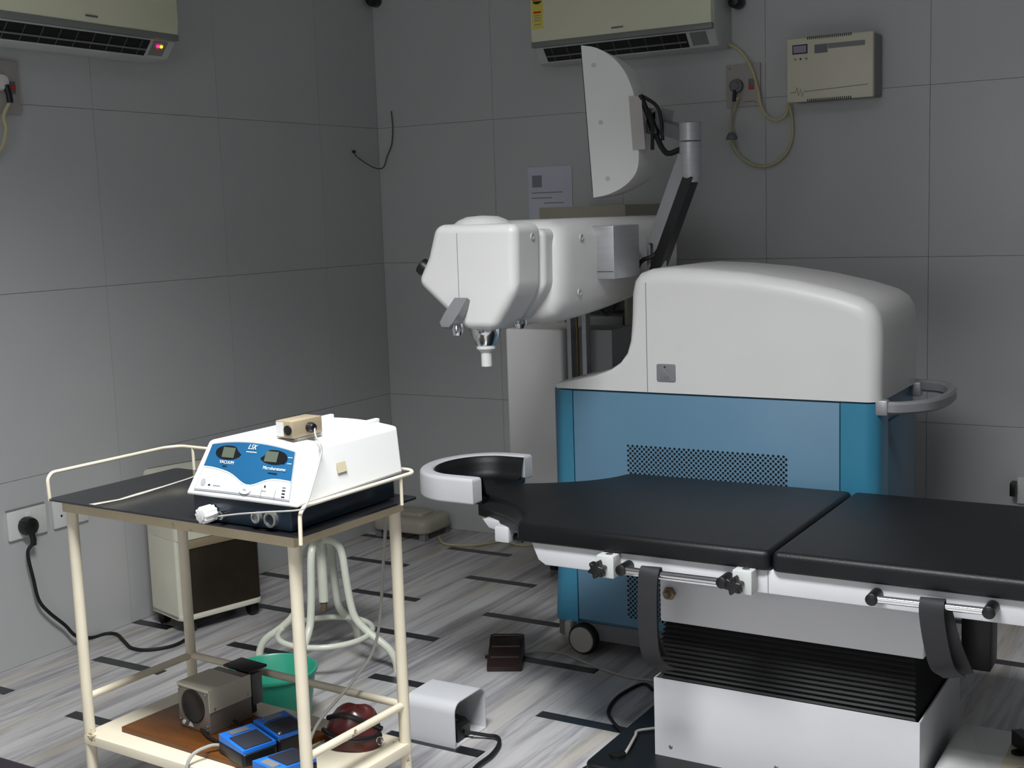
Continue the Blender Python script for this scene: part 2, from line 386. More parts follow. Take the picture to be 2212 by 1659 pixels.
# cabinet core
core = finish(rprism(nb(), rrect(1.53, -1.185, 2.575, -.73, (.03, .03, .03, .03)), 'xy', .10, .868), 'cabinet_body', M_tealdark, lm)
finish(box(nb(), (1.616, -1.2, .112), (2.474, -1.18, .866), .002), 'front_panel', M_blue, lm)
def pillar(xa, xb_, left):
    P = [(xb_, -1.2), (xb_, -1.1), (xa, -1.1)] if left else [(xa, -1.2), (xa, -1.1), (xb_, -1.1)]
    r_ = .045
    arc = []
    for k in range(7):
        a = PI/2*k/6
        if left: arc.append((xa+r_-r_*math.cos(a), -1.2+r_-r_*math.sin(a)))
        else: arc.append((xb_-r_+r_*math.cos(a), -1.2+r_-r_*math.sin(a)))
    P = P[:3]+arc
    bm = nb(); loops = []
    for z, fl in ((.10, .03), (.3, .018), (.55, .008), (.867, 0)):
        loops.append([((x-fl if left and x < xb_-.03 else x), y, z) for x, y in P])
    loft(bm, loops); return bm
finish(pillar(1.545, 1.613, True), 'corner_pillar', M_teal, lm)
finish(pillar(2.477, 2.586, False), 'corner_pillar', M_teal, lm)
finish(box(nb(), (2.574, -1.09, .11), (2.583, -.76, .80), .002), 'side_panel', M_tealdark, lm)
finish(rprism(nb(), rrect(1.52, -1.19, 2.58, -.73, .04), 'xy', .045, .10), 'skirt', M_greyskirt, lm)
# vents: staggered round holes
def vent(x0, x1, z0, z1, name):
    bm = nb(); s = .0157; row = 0; z = z1
    while z > z0:
        x = x0+(s/2 if row % 2 else 0)
        while x < x1:
            vs_ = [bm.verts.new((x+.0042*math.cos(2*PI*k/8), -1.2008, z+.0042*math.sin(2*PI*k/8))) for k in range(8)]
            bm.faces.new(vs_); x += s
        z -= s/2; row += 1
    o = finish(bm, name, M_hole, lm, smooth=False); o['kind'] = 'stuff'; o['label'] = 'grid of small round black vent holes'
vent(1.807, 2.321, .54, .70, 'vent_holes'); vent(1.797, 2.31, .14, .277, 'vent_holes')
# white upper body
prof = [(1.552, .872), (2.585, .872), (2.588, 1.06), (2.58, 1.115), (2.562, 1.145), (2.53, 1.165), (2.46, 1.187), (2.34, 1.214), (2.2, 1.236), (2.06, 1.249), (1.95, 1.254), (1.885, 1.250), (1.848, 1.238), (1.828, 1.215), (1.819, 1.175), (1.816, 1.09), (1.812, 1.03), (1.802, .992), (1.78, .962), (1.745, .938), (1.69, .918), (1.62, .903), (1.565, .893), (1.552, .887)]
Wt = [.15, .9, 1, 1, 1, 1, 1, 1, 1, 1, 1, 1, 1, 1, .9, .7, .5, .35, .25, .2, .15, .12, .1, .1]
body = finish(rprism(nb(), prof, 'xz', -1.2, -.73, .045, .045, 6, Wt, .872), 'upper_cover', M_white, lm)
finish(box(nb(), (1.8765, -1.2009, .874), (1.8785, -1.198, 1.21)), 'seam', M_greymetal, body)
# logo plate
lp = finish(rprism(nb(), rrect(1.910, .908, 1.972, .962, .006), 'xz', -1.199, -1.2035, 0, .001), 'logo_plate', M_greymetal, lm)
MX = lambda x, y, z: Matrix.Translation((x, y, z)) @ Matrix.Rotation(PI/2, 4, 'X')
bm = tube(nb(), [(1.920, -1.204, .951), (1.931, -1.204, .946), (1.943, -1.204, .935), (1.955, -1.204, .922), (1.967, -1.204, .911)], .0009, 6, 4)
finish(bm, 'logo_curve', M_acgrey, lp); finish(lathe(nb(), [(.003, 0), (.003, -.001)], (1.938, -1.2033, .953), 'y', 12), 'logo_dot', M_consdark, lp)
text_mesh('LSX', .017, MX(1.939, -1.2036, .919), 'logo_text', M_greyskirt, lp)
# handle on the right
hp = spline([(2.585, -1.17, .855), (2.635, -1.165, .855), (2.70, -1.11, .858), (2.725, -1.00, .86), (2.715, -.87, .862), (2.67, -.79, .865), (2.585, -.765, .866)], 6)
bm = nb(); loops = []
for i, p in enumerate(hp):
    tt = (hp[min(i+1, len(hp)-1)]-hp[max(i-1, 0)]).normalized(); nn = Vector((tt.y, -tt.x, 0))
    loops.append([p+nn*(.013*a)+Vector((0, 0, .018*b)) for a, b in ((-1, -.6), (-.5, -1), (.5, -1), (1, -.6), (1, .6), (.5, 1), (-.5, 1), (-1, .6))])
loft(bm, loops); finish(bm, 'handle', M_greymetal, lm)
for yy in (-1.172, -.775): finish(box(nb(), (2.57, yy-.016, .833), (2.606, yy+.016, .878), .006), 'handle_bracket', M_silver, lm)
# casters
for cx, cy in ((1.60, -1.16), (2.49, -1.16), (1.60, -.80), (2.49, -.80)):
    w_ = finish(lathe(nb(), [(.03, -.018), (.046, -.018), (.05, -.013), (.05, .013), (.046, .018), (.03, .018)], (cx+.035, cy-.045, .05), 'y', 24), 'caster_wheel', M_rubber, lm)
    finish(lathe(nb(), [(.041, -.0215), (.043, -.018), (.03, -.0175)], (cx+.035, cy-.045, .05), 'y', 24), 'wheel_cover', M_plateg, w_)
    finish(box(nb(), (cx-.03, cy-.06, .045), (cx-.005, cy-.02, .105), .008), 'caster_fork', M_plateg, lm)
# lift column with slide rails left of the cabinet
finish(rprism(nb(), rrect(1.163, -.86, 1.395, -.60, .012), 'xy', .34, 1.025, 0, .008), 'column_cover', M_white, lm)
finish(box(nb(), (1.40, -.80, .34), (1.56, -.62, 1.02)), 'column_frame', M_greymetal, lm)
for xa in (1.402, 1.462): finish(box(nb(), (xa, -.835, .36), (xa+.016, -.80, 1.09)), 'slide_rail', M_silver, lm)
finish(tube(nb(), [(1.435, -.82, .36), (1.435, -.82, 1.10)], .0045, 10), 'lead_screw', M_brass, lm)
finish(box(nb(), (1.38, -.87, 1.085), (1.56, -.72, 1.125), .003), 'carriage', M_black, lm)
# arm running from the column to the head
armP = [(1.475, 1.19), (1.54, 1.128), (1.60, 1.108), (1.70, 1.108), (1.745, 1.13), (1.762, 1.175), (1.765, 1.23), (1.765, 1.35), (1.748, 1.39), (1.70, 1.410), (1.53, 1.412), (1.49, 1.395), (1.475, 1.36)]
bm = nb(); loops = []
def arm_loop(y, lift, ins): return [(1.62+(x-1.62)*(1-ins), y, 1.26+((z+lift*(1.412-z)/.304)-1.26)*(1-ins)) for x, z in armP]
for y, lift, ins in ((-1.53, 0, .30), (-1.525, 0, .16), (-1.51, 0, .07), (-1.485, 0, .018), (-1.45, 0, 0), (-1.3, .006, 0), (-1.15, .016, 0), (-1.0, .03, 0), (-.82, .05, 0), (-.70, .065, 0)): loops.append(arm_loop(y, lift, ins))
loft(bm, loops)
arm = finish(bm, 'arm', M_white, lm, ang=50)
for u, v in ((1256, 513), (1252, 632)):
    q = px(u, v, 1.766); finish(lathe(nb(), [(.011, -.002), (.011, .002), (.007, .0025), (.0065, -.001)], q, 'x', 14), 'screw_cap', M_acw, arm)
sb = finish(box(nb(), (1.735, -1.30, 1.226), (1.822, -1.12, 1.386), .003), 'silver_side_box', M_silver, lm)
finish(box(nb(), (1.738, -1.3015, 1.2485), (1.819, -1.2995, 1.2500)), 'seam', M_black, sb)
# head: heptagonal block facing the room
headP = [(1.553, 1.108), (1.652, 1.108), (1.728, 1.218), (1.733, 1.404), (1.462, 1.407), (1.434, 1.318), (1.392, 1.243)]
def soft(P, it=2):
    for _ in range(it):
        Q = []
        for i in range(len(P)):
            a = Vector(P[i]); b = Vector(P[(i+1) % len(P)])
            d = min(.3, .018/max((b-a).length, 1e-6)); Q += [tuple(a+(b-a)*d), tuple(b-(b-a)*d)]
        P = Q
    return P
hd = finish(rprism(nb(), headP, 'xz', -1.725, -1.575), 'head_front_shell', M_white, lm, ang=30); bevel(hd, .026, 5)
colP = [(1.50, 1.125), (1.66, 1.125), (1.735, 1.215), (1.738, 1.385), (1.48, 1.388), (1.44, 1.26)]
bevel(finish(rprism(nb(), colP, 'xz', -1.58, -1.475), 'head_collar', M_white, lm, ang=30), .022, 4)
finish(lathe(nb(), [(.085, 0), (.07, .012), (.045, .022), (0, .025)], (1.562, -1.62, 1.404), 'z', 24), 'head_top_dome', M_white, lm)
finish(box(nb(), (1.5405, -1.7258, 1.195), (1.5420, -1.70, 1.382)), 'seam', M_greymetal, hd)
q = px(1150, 511, 1.733); finish(lathe(nb(), [(.010, -.002), (.010, .002), (.006, .0025), (.0055, -.001)], q, 'x', 14), 'screw_cap', M_acw, hd)
# side handle on the head: angled silver lever with round tip
hb = nb(); A = Vector((1.557, -1.730, 1.196)); B = Vector((1.529, -1.765, 1.128)); d = (B-A).normalized(); s_ = Vector((1, 0, 0)); n_ = d.cross(s_).normalized()
loft(hb, [[p+s_*(w_*a)+n_*(h_*b) for a, b in ((-1, -1), (1, -1), (1, 1), (-1, 1))] for p, w_, h_ in ((A, .021, .012), (A+d*.05, .024, .014), (B, .022, .014), (B+d*.012, .012, .008))])
lv = finish(hb, 'lever', M_greymetal, lm)
finish(lathe(nb(), [(0, -.02), (.014, -.016), (.018, 0), (.014, .016), (0, .02)], (1.555, -1.760, 1.114), 'z', 16), 'lever_knob', M_chrome, lv)
# aperture cone and nozzle under the head
zc = 1.102; ac = (1.588, -1.665)
ap = finish(lathe(nb(), [(.043, .02), (.044, 0), (.041, -.012), (.028, -.040), (.024, -.045)], (ac[0], ac[1], zc), 'z', 28), 'aperture_cone', M_chrome, lm)
finish(lathe(nb(), [(.0275, -.044), (.0275, -.051), (.0155, -.062), (.0155, -.102), (.011, -.102), (.011, -.07)], (ac[0], ac[1], zc), 'z', 24), 'nozzle', M_cons, ap)
finish(lathe(nb(), [(.02, .01), (.022, 0), (.014, -.014), (0, -.018)], (1.665, -1.60, 1.118), 'z', 18), 'illumination_lens', M_chrome, lm)
# eyepiece on the left
ep = frame_axes((-.75, -.1, .55))
finish(lathe(nb(), [(.020, -.02), (.022, .03), (.026, .05), (.024, .062), (.012, .064)], (1.425, -1.66, 1.254), ep, 18), 'eyepiece', M_black, lm)
# black loop of cable under the arm
finish(tube(nb(), [(1.58, -.93, 1.14), (1.60, -.95, 1.10), (1.63, -.96, 1.09), (1.65, -.95, 1.12), (1.645, -.93, 1.15)], .006, 8, 5), 'cable', M_rubber, lm)

# ---- monitor on a jointed arm, standing on the machine: part of the same machine
mtheta = R(23)                      # width axis turned 23 degrees from +y towards -x
wd = Vector((-math.sin(mtheta), math.cos(mtheta), 0)); bd = Vector((math.cos(mtheta), math.sin(mtheta), 0)); zd = Vector((0, 0, 1))
NB_ = py(1269, 262, -1.05)
top = py(1255, 98, -1.05); bot = py(1282, 427, -1.05)
hgt = (top-bot).length; tz = (top-bot).normalized()
def mp_(w_, b_, h_): return bot + wd*w_ + bd*b_ + tz*(h_*hgt)
dp = .165
Dp = [(0, 0), (.055, .02), (.11, .07), (.15, .145), (.165, .23), (.168, .35), (.168, .62), (.160, .72), (.138, .83), (.10, .92), (.05, .98), (0, 1)]
Dp = [(p.x, p.y) for p in spline([(x, y, 0) for x, y in Dp], 3)]
bm = nb(); loops = []
for w_, sc in ((0, 1), (.0, 1), (.03, 1.10), (.09, 1.25), (.18, 1.36), (.28, 1.36), (.36, 1.25), (.40, 1.1)):
    loops.append([mp_(w_, b_*.93*sc if b_ > 0 else 0, .5+(h_-.5)*(1 if w_ < .3 else .97)) for b_, h_ in Dp])
loft(bm, loops[1:]); mon = finish(bm, 'monitor_shell', M_white, lm, ang=40)
finish(loft(nb(), [[mp_(.02, b_, .04), mp_(.38, b_, .04), mp_(.38, b_, .96), mp_(.02, b_, .96)] for b_ in (-.004, -.001)]), 'screen', M_black, mon)
for u, v in ((1298, 135), (1306, 260), (1314, 383)):
    c_ = py(u, v, -1.05); k_ = (c_-bot).dot(bd); h_ = (c_-bot).dot(tz)/hgt
    cc = mp_(0, k_, h_)
    finish(lathe(nb(), [(.0075, 0), (.0075, .0015), (.005, .0017), (.0045, .0006)], cc, frame_axes(-wd), 14), 'screw_cap', M_acw, mon)
bk = nb()
def obox(bm, o, ax, a, b):
    X, Y, Z = ax; P = []
    for z in (a[2], b[2]): P.append([o+X*x+Y*y+Z*z for x, y in ((a[0], a[1]), (b[0], a[1]), (b[0], b[1]), (a[0], b[1]))])
    return loft(bm, P)
mo = mp_(0, 0, 0)
finish(obox(bk, mo, (wd, bd, tz), (-.004, .138, .305*hgt), (.22, .178, .655*hgt)), 'mount_plate', M_plateg, mon, ang=20)
pc = py(1490, 265, -1.0); cyl = Vector((pc.x, pc.y, 0))
ctop, cmid, cbot = 1.695, 1.635, 1.528
finish(lathe(nb(), [(.030, 0), (.034, -.003), (.034, -.056), (.032, -.058)], (cyl.x, cyl.y, ctop), 'z', 28), 'arm_joint_upper', M_silver, lm)
finish(lathe(nb(), [(.032, 0), (.0345, -.002), (.0345, -.105), (.03, -.112), (.028, -.125)], (cyl.x, cyl.y, cmid), 'z', 28), 'arm_joint_lower', M_silver, lm)
pl0 = cyl + Vector((0, 0, 1.655)); pl1 = mp_(.1, .19, .50)
ax = (pl1-pl0).normalized(); sd = ax.cross(zd).normalized(); u2 = sd.cross(ax)
finish(obox(nb(), pl0, (ax, sd, u2), (.0, -.022, -.022), ((pl1-pl0).length*.62, .022, .02)), 'link', M_greyskirt, lm, ang=20)
pk = pl0+ax*((pl1-pl0).length*.68)+zd*.032
finish(lathe(nb(), [(.021, -.03), (.021, .03), (.012, .031), (.011, .028)], pk, frame_axes((-.2, -1, 0)), 20), 'tilt_pivot', M_silver, lm)
finish(lathe(nb(), [(.011, .0), (.011, .0325), (0, .033)], pk, frame_axes((-.2, -1, 0)), 16), 'pivot_hole', M_black, lm)
finish(obox(nb(), pl0+ax*((pl1-pl0).length*.6), (ax, sd, u2), (0, -.03, -.03), (.06, .03, .05)), 'tilt_bracket', M_greymetal, lm, ang=20)
# lower arm beam: grey cover and black channel
a0 = Vector((cyl.x-.005, cyl.y, 1.535)); a1 = Vector((1.835, -.995, 1.285)); d = (a1-a0).normalized(); sd = Vector((0, 1, 0)); bk_ = sd.cross(d).normalized()
if bk_.x < 0: bk_ = -bk_
finish(obox(nb(), a0-d*.05, (d, sd, bk_), (0, -.030, -.045), ((a1-a0).length+.02, .032, -.006)), 'arm_beam', M_greymetal, lm, ang=20)
finish(obox(nb(), a0, (d, sd, bk_), (0, -.030, -.006), ((a1-a0).length+.05, .030, .026)), 'arm_channel', M_black, lm, ang=20)
finish(lathe(nb(), [(.026, 0), (.026, .012), (.021, .014), (.021, .04)], (1.835, -.995, 1.236), 'z', 24), 'arm_base', M_silver, lm)
finish(box(nb(), (1.795, -1.01, 1.245), (1.808, -.985, 1.345), .002), 'stop_plate', M_greymetal, lm)
for dy, r_ in ((0, .007), (.016, .005)):
    finish(tube(nb(), [(1.845, -1.0+dy, 1.32), (1.825, -1.02, 1.285), (1.79, -1.03, 1.27), (1.752, -1.0+dy, 1.235), (1.745, -.97, 1.19), (1.748, -.95, 1.05)], r_, 8, 5), 'arm_cable', M_rubber, lm)
q0 = mp_(-.0, .175, .66); q1 = mp_(.02, .20, .50); q2 = pl0+ax*.16+Vector((0, -.04, -.03)); q3 = pl0+ax*.10+Vector((0, -.045, -.075)); q4 = pl0+ax*.03+Vector((0, -.03, -.05))
finish(tube(nb(), [q0, q1, q2, q3, q4], .009, 8, 6), 'monitor_cable', M_rubber, lm)
finish(tube(nb(), [mp_(.01, .185, .65), mp_(-.01, .225, .58), mp_(-.01, .235, .48), mp_(.0, .235, .36)], .006, 8, 5), 'monitor_cable', M_rubber, lm)
finish(tube(nb(), [mp_(.03, .18, .62), mp_(.0, .205, .50), mp_(.0, .20, .30)], .006, 8, 5), 'monitor_cable', M_rubber, lm)
finish(tube(nb(), [q1, (q1+q2)/2, q2], .014, 8), 'cable_ferrite', M_black, lm)

# ============================================================ BEIGE CABINET BEHIND
rk = thing('equipment_cabinet', 'tall beige metal cabinet with a black slot near its top, behind the laser arm', 'cabinet', (1.24, -.22, 0))
xa, xb_, ya, yb_, zt_ = 1.06, 1.43, -.40, -.03, 1.452
bm = nb()
for a, b in (((xa, ya, .03), (xa+.10, yb_, zt_)), ((xb_-.012, ya, .03), (xb_, yb_, zt_)), ((xa+.10, yb_-.012, .03), (xb_-.012, yb_, zt_)), ((xa+.10, ya, 1.12), (xb_-.012, yb_-.012, zt_)), ((xa+.10, ya, .03), (xb_-.012, yb_-.012, .72))): box(bm, a, b)
finish(bm, 'carcass', M_rack, rk, smooth=False)
finish(box(nb(), (xa+.1, ya-.004, 1.372), (xb_-.03, ya+.001, 1.398)), 'slot', M_black, rk, smooth=False)
finish(box(nb(), (xa+.10, ya+.01, .93), (xb_-.012, yb_-.012, .955)), 'shelf', M_acw, rk, smooth=False)
finish(box(nb(), (xa+.10, ya+.02, .72), (xb_-.03, -.1, .83)), 'lower_unit', M_greymetal, rk)
finish(box(nb(), (xa+.10, ya+.02, .955), (xb_-.03, -.1, 1.03), .004), 'upper_unit', M_acgrey, rk)
for a in ((xa, ya), (xb_-.03, ya), (xa, yb_-.03), (xb_-.03, yb_-.03)): finish(box(nb(), (a[0], a[1], 0), (a[0]+.03, a[1]+.03, .03)), 'foot', M_black, rk)

# ============================================================ BED
bed = thing('patient_bed', 'black upholstered operating bed on a white lifting pedestal', 'bed', (2.55, -1.68, 0))
ZB, ZT = .605, .652
BY0, BY1 = -2.036, -1.36
def cushion(P, name, zb=ZB, zt=ZT):
    bm = rprism(nb(), P, 'xy', zb, zt, .008, .014, 5); return finish(bm, name, M_leather, bed, ang=60)
ymid = (BY0+BY1)/2
front = [(1.605, -1.75), (1.66, -1.79), (1.74, -1.835), (1.815, -1.895), (1.862, -1.96), (1.880, -2.01), (1.898, BY0)]
back = [(x, 2*ymid-y) for x, y in front]
out = [(2.553, BY0+.004), (2.558, BY0+.014), (2.558, BY1-.014), (2.553, BY1-.004)]
outl = [tuple(p)[:2] for p in spline([(x, y, 0) for x, y in front], 4)] + [(2.54, BY0)] + out + [(2.54, BY1)] + [tuple(p)[:2] for p in spline([(x, y, 0) for x, y in back[::-1]], 4)]
cushion(outl, 'head_mattress')
cushion(rrect(2.562, BY0, 3.56, BY1, .016), 'foot_mattress')
# cross seam wear and under frame rails
railP = [(1.925, ZB+.002), (1.965, .540), (3.50, .548), (3.50, ZB+.002)]
for yy in (-2.022, -1.408): finish(rprism(nb(), [(1.925, ZB), (1.945, .560), (1.965, .548), (3.50, .550), (3.50, ZB)], 'xz', yy, yy+.03, .003, .003, 2), 'side_rail', M_whiteB, bed)
finish(box(nb(), (1.98, -1.992, .555), (3.45, -1.408, ZB)), 'under_frame', M_acgrey, bed, smooth=False)
finish(box(nb(), (2.5495, -2.0232, .55), (2.5510, -2.0215, ZB)), 'seam', M_acgrey, bed)
# pedestal
finish(box(nb(), (2.222, -1.895, .40), (2.87, -1.475, .548), .004), 'upper_pedestal_cover', M_whiteB, bed)
bm = nb(); loops = []
n = 14
for k in range(2*n+1):
    z = .235+(.41-.235)*k/(2*n); ins = (.0 if k % 2 == 0 else .007)+.012*max(0, k-18)/10
    x0, x1, y0, y1 = 2.215+ins, 2.852-ins, -1.885+ins, -1.475-ins
    loops.append([(x0, y0, z), (x1, y0, z), (x1, y1, z), (x0, y1, z)])
loft(bm, loops); finish(bm, 'bellows', M_rubber, bed, ang=10)
bm = nb(); t_ = .004
x0, x1, y0, y1, z0, z1 = 2.203, 2.864, -1.9, -1.458, .045, .25
for a, b in (((x0, y0, z0), (x1, y0+t_, z1)), ((x0, y1-t_, z0), (x1, y1, z1)), ((x0, y0+t_, z0), (x0+t_, y1-t_, z1)), ((x1-t_, y0+t_, z0), (x1, y1-t_, z1)), ((x0+t_, y0+t_, z0), (x1-t_, y1-t_, z0+.01)), ((x0+t_, y0+t_, .225), (x1-t_, y1-t_, .235))): box(bm, a, b)
pb = finish(bm, 'lower_pedestal_cover', M_whiteB, bed, smooth=False)
for u, v in ((1449, 1612), (1677, 1657)):
    q = py(u, v, -1.9); finish(lathe(nb(), [(.005, .002), (.005, -.002), (.003, -.003)], q, 'y', 12), 'screw', M_screw, pb)
finish(rprism(nb(), rrect(2.06, -2.03, 2.872, -1.40, .03), 'xy', 0, .045, 0, .01), 'floor_plate', M_black, bed)
for q in ((2.12, -1.62), (2.12, -1.95)): finish(lathe(nb(), [(.022, .044), (.022, .052), (.012, .056), (0, .056)], (q[0], q[1], 0), 'z', 16), 'leveling_bolt', M_black, bed)
q = py(1445, 1282, -1.90)
bo = finish(lathe(nb(), [(.017, .006), (.017, -.004), (.011, -.008), (.008, -.02), (0, -.02)], q, 'y', 6), 'hinge_bolt', M_rust, bed)
finish(box(nb(), (2.885, -1.56, .27), (2.955, -1.47, .55), .003), 'black_support_post', M_black, bed)
# clamps with star knobs, bars and straps along the near rail
for xc, zc_ in ((2.152, .576), (2.500, .580)):
    cb = finish(box(nb(), (xc-.02, -2.064, zc_-.027), (xc+.026, -2.022, zc_+.028), .002), 'clamp_block', M_acw, bed)
    finish(rprism(nb(), [(xc-.012+x, zc_-.004+z) for x, z in star(6, .014, .023, 5, .3)], 'xz', -2.066, -2.088, .0, .004, 3), 'star_knob', M_black, cb)
    finish(lathe(nb(), [(.009, .027), (.009, .0295), (0, .0296)], (xc+.006, -2.045, zc_), 'z', 14), 'post_socket', M_screw, cb)
for xl, xr_, zl, zr_ in ((2.2, 2.456, .575, .576), (2.798, 3.038, .581, .585)):
    rb = finish(tube(nb(), [(xl-.004, -2.062, zl), (xr_+.004, -2.062, zr_)], .0085, 12), 'rail_bar', M_chrome, bed)
    for xe, ze in ((xl, zl), (xr_, zr_)): finish(lathe(nb(), [(.0115, .05), (.0135, .048), (.0135, -.012), (.0115, -.0135), (0, -.0135)], (xe, -2.060, ze), 'y', 16), 'bar_post', M_black, rb)
def strap(path, w_, name='strap'):
    """flat webbing: path of (x, y, z, lean) centre points"""
    P = spline([p[:3] for p in path], 5); bm = nb(); loops = []
    for i, p in enumerate(P):
        t_ = (P[min(i+1, len(P)-1)]-P[max(i-1, 0)]).normalized(); s_ = Vector((1, .12, 0)); s_ = (s_-t_*s_.dot(t_)).normalized(); n_ = t_.cross(s_)
        loops.append([p+s_*(a*w_/2)+n_*(b*.0022) for a, b in ((-1, -1), (1, -1), (1, 1), (-1, 1))])
    bmesh.ops.translate(bm, verts=loft(bm, loops).verts, vec=(0, -.012, -.006)); return finish(bm, name, M_strap, bed, ang=40)
strap([(2.277, -2.038, .57), (2.277, -2.046, .594), (2.277, -2.062, .590), (2.274, -2.066, .56), (2.270, -2.062, .48), (2.268, -2.05, .40), (2.272, -2.03, .355), (2.29, -1.99, .325)], .047)
strap([(2.268, -2.042, .57), (2.266, -2.044, .50), (2.262, -2.03, .42), (2.268, -2.0, .36)], .045)
strap([(2.925, -2.038, .58), (2.925, -2.046, .602), (2.925, -2.062, .598), (2.926, -2.066, .57), (2.934, -2.06, .51), (2.945, -2.045, .455), (2.962, -2.01, .425)], .050)
strap([(2.94, -2.04, .575), (2.958, -2.03, .50), (2.978, -2.0, .43)], .045)
# headrest: white open ring with a black padded bowl
hc = Vector((1.535, -1.672, 0)); RO, RI = .165, .126
def U(r_, n=22):
    """open U outline, opening to +x"""
    pts = [(hc.x+.118, hc.y-r_*1.17)]
    for k in range(n+1):
        a = -PI/2-PI*k/n; pts.append((hc.x+.02+r_*math.cos(a), hc.y+r_*1.17*math.sin(a)))
    pts.append((hc.x+.085, hc.y+r_*1.17)); return pts
Uo, Ui = U(RO), U(RI)
hr = finish(rprism(nb(), Uo+Ui[::-1], 'xy', .640, .712, .006, .010, 4), 'headrest_shell', M_whiteB, bed, ang=45)
bm = nb(); loops = []
for rf, z in ((1.0, .706), (.985, .709), (.95, .705), (.90, .688), (.86, .668), (.80, .652), (.6, .644)):
    q = U(RI*rf); loops.append([(x, y, z) for x, y in q])
rings = [[bm.verts.new(p) for p in lp] for lp in loops]
for A_, B_ in zip(rings, rings[1:]):
    for k in range(len(A_)-1): bm.faces.new((A_[k], A_[k+1], B_[k+1], B_[k]))
bm.faces.new(rings[-1])
finish(bm, 'headrest_cushion', M_leather, bed, ang=60)
finish(rprism(nb(), U(RI*1.0), 'xy', .632, .648), 'headrest_base', M_leather, bed)
finish(rprism(nb(), [(1.64, .585), (1.745, .585), (1.745, .562), (1.70, .556), (1.66, .562)], 'xz', -1.80, -1.76, .002, .002, 2), 'headrest_bracket', M_whiteB, bed)
np_ = [(1.592, -1.745), (1.66, -1.778), (1.73, -1.822), (1.80, -1.875), (1.845, -1.93), (1.86, -1.96)]
finish(rprism(nb(), np_+[(x, 2*ymid-y) for x, y in np_[::-1]], 'xy', .578, .640, .004, .004, 2), 'neck_pad', M_leather, bed, ang=60)
finish(box(nb(), (1.70, -1.835, .535), (1.745, -1.80, .578), .003), 'bracket_block', M_whiteB, bed)
finish(box(nb(), (1.60, -1.74, .565), (2.0, -1.64, .58)), 'headrest_beam', M_whiteB, bed)
finish(lathe(nb(), [(.009, .016), (.012, .012), (.012, -.012), (.009, -.016)], (1.755, -1.80, .545), 'x', 16), 'bracket_knob', M_black, bed)

# ============================================================ TROLLEY
TRZ = R(-2.5)
tr = thing('instrument_trolley', 'cream painted tubular steel trolley with dark top tray and lower shelf', 'trolley', (1.56, -2.705, 0), TRZ)
TX, TY = .379, .189; LX, LY = .337, .157; ZTR = .83
def lpart(bm, name, m, parent=tr, ang=38): return finish(bm, name, m, parent, ang=ang)
for sx in (-1, 1):
    for sy in (-1, 1): lpart(tube(nb(), [(sx*LX, sy*LY, 0), (sx*LX, sy*LY, .808)], .0128, 14), 'leg', M_cream)
bm = nb()
for a, b in (((-LX-.014, -LY-.014, .802), (LX+.014, -LY-.008, .828)), ((-LX-.014, LY+.008, .802), (LX+.014, LY+.014, .828)), ((-LX-.014, -LY-.008, .802), (-LX-.008, LY+.008, .828)), ((LX+.008, -LY-.008, .802), (LX+.014, LY+.008, .828))): box(bm, a, b)
lpart(bm, 'apron', M_creamd)
ty = lpart(rprism(nb(), rrect(-TX, -TY, TX, TY, .012), 'xy', .828, .832), 'top_tray', M_tray)
zr_ = .888; rr = .0042
rail = [(-TX-.003, -TY+.01, .826), (-TX-.003, -TY+.008, .875), (-TX-.003, -TY+.02, zr_), (-TX-.003, TY-.03, zr_), (-TX+.02, TY+.003, zr_), (TX-.02, TY+.003, zr_), (TX+.003, TY-.02, zr_), (TX+.003, -TY+.02, zr_), (TX+.003, -TY+.006, .875), (TX+.003, -TY+.004, .815)]
def fillet(P, r, n=4):
    P = [Vector(p) for p in P]; out = [P[0]]
    for i in range(1, len(P)-1):
        a = (P[i-1]-P[i]); b = (P[i+1]-P[i]); d = min(r, a.length*.45, b.length*.45); a.normalize(); b.normalize()
        s = P[i]+a*d; e = P[i]+b*d
        for k in range(n+1):
            t_ = k/n; out.append(s*(1-t_)**2+P[i]*2*t_*(1-t_)+e*t_*t_)
    return out+[P[-1]]
lpart(tube(nb(), fillet(rail, .012), rr, 10), 'guard_rail', M_cream)
for q in ((-TX+.06, TY+.003), (TX+.002, TY-.06), (TX-.25, TY+.003)): lpart(tube(nb(), [(q[0], q[1], .826), (q[0], q[1], zr_)], rr*.9, 8), 'rail_post', M_cream)
bm = nb(); wl = [(-.232, -.183), (-.215, -.12), (-.222, -.06), (-.232, .02), (-.245, .10), (-.262, .165)]  # thin pale streak running front to back across the tray
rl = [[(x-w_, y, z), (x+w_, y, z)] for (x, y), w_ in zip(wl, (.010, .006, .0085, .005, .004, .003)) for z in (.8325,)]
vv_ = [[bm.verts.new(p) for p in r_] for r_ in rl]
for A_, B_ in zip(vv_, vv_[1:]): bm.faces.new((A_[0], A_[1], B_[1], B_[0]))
lpart(bm, 'pale_streak', mat('pale_cream_streak', (.78, .76, .70), .5), ty)
ZM = .365
for a, b in (((-LX, -LY), (-LX, LY)), ((-LX, LY), (LX, LY)), ((LX, LY), (LX, -LY))):
    lpart(tube(nb(), [(a[0], a[1], ZM), (b[0], b[1], ZM)], .0088, 12), 'stretcher', M_cream)
ZS = .28
lpart(rprism(nb(), rrect(-LX-.013, -LY-.013, LX+.013, LY+.013, .012), 'xy', ZS-.022, ZS, 0, .003, 2), 'lower_shelf', M_cream)
TM = Matrix.Translation((1.56, -2.705, 0)) @ Matrix.Rotation(TRZ, 4, 'Z')
def T(x, y, z): return TM @ Vector((x, y, z))

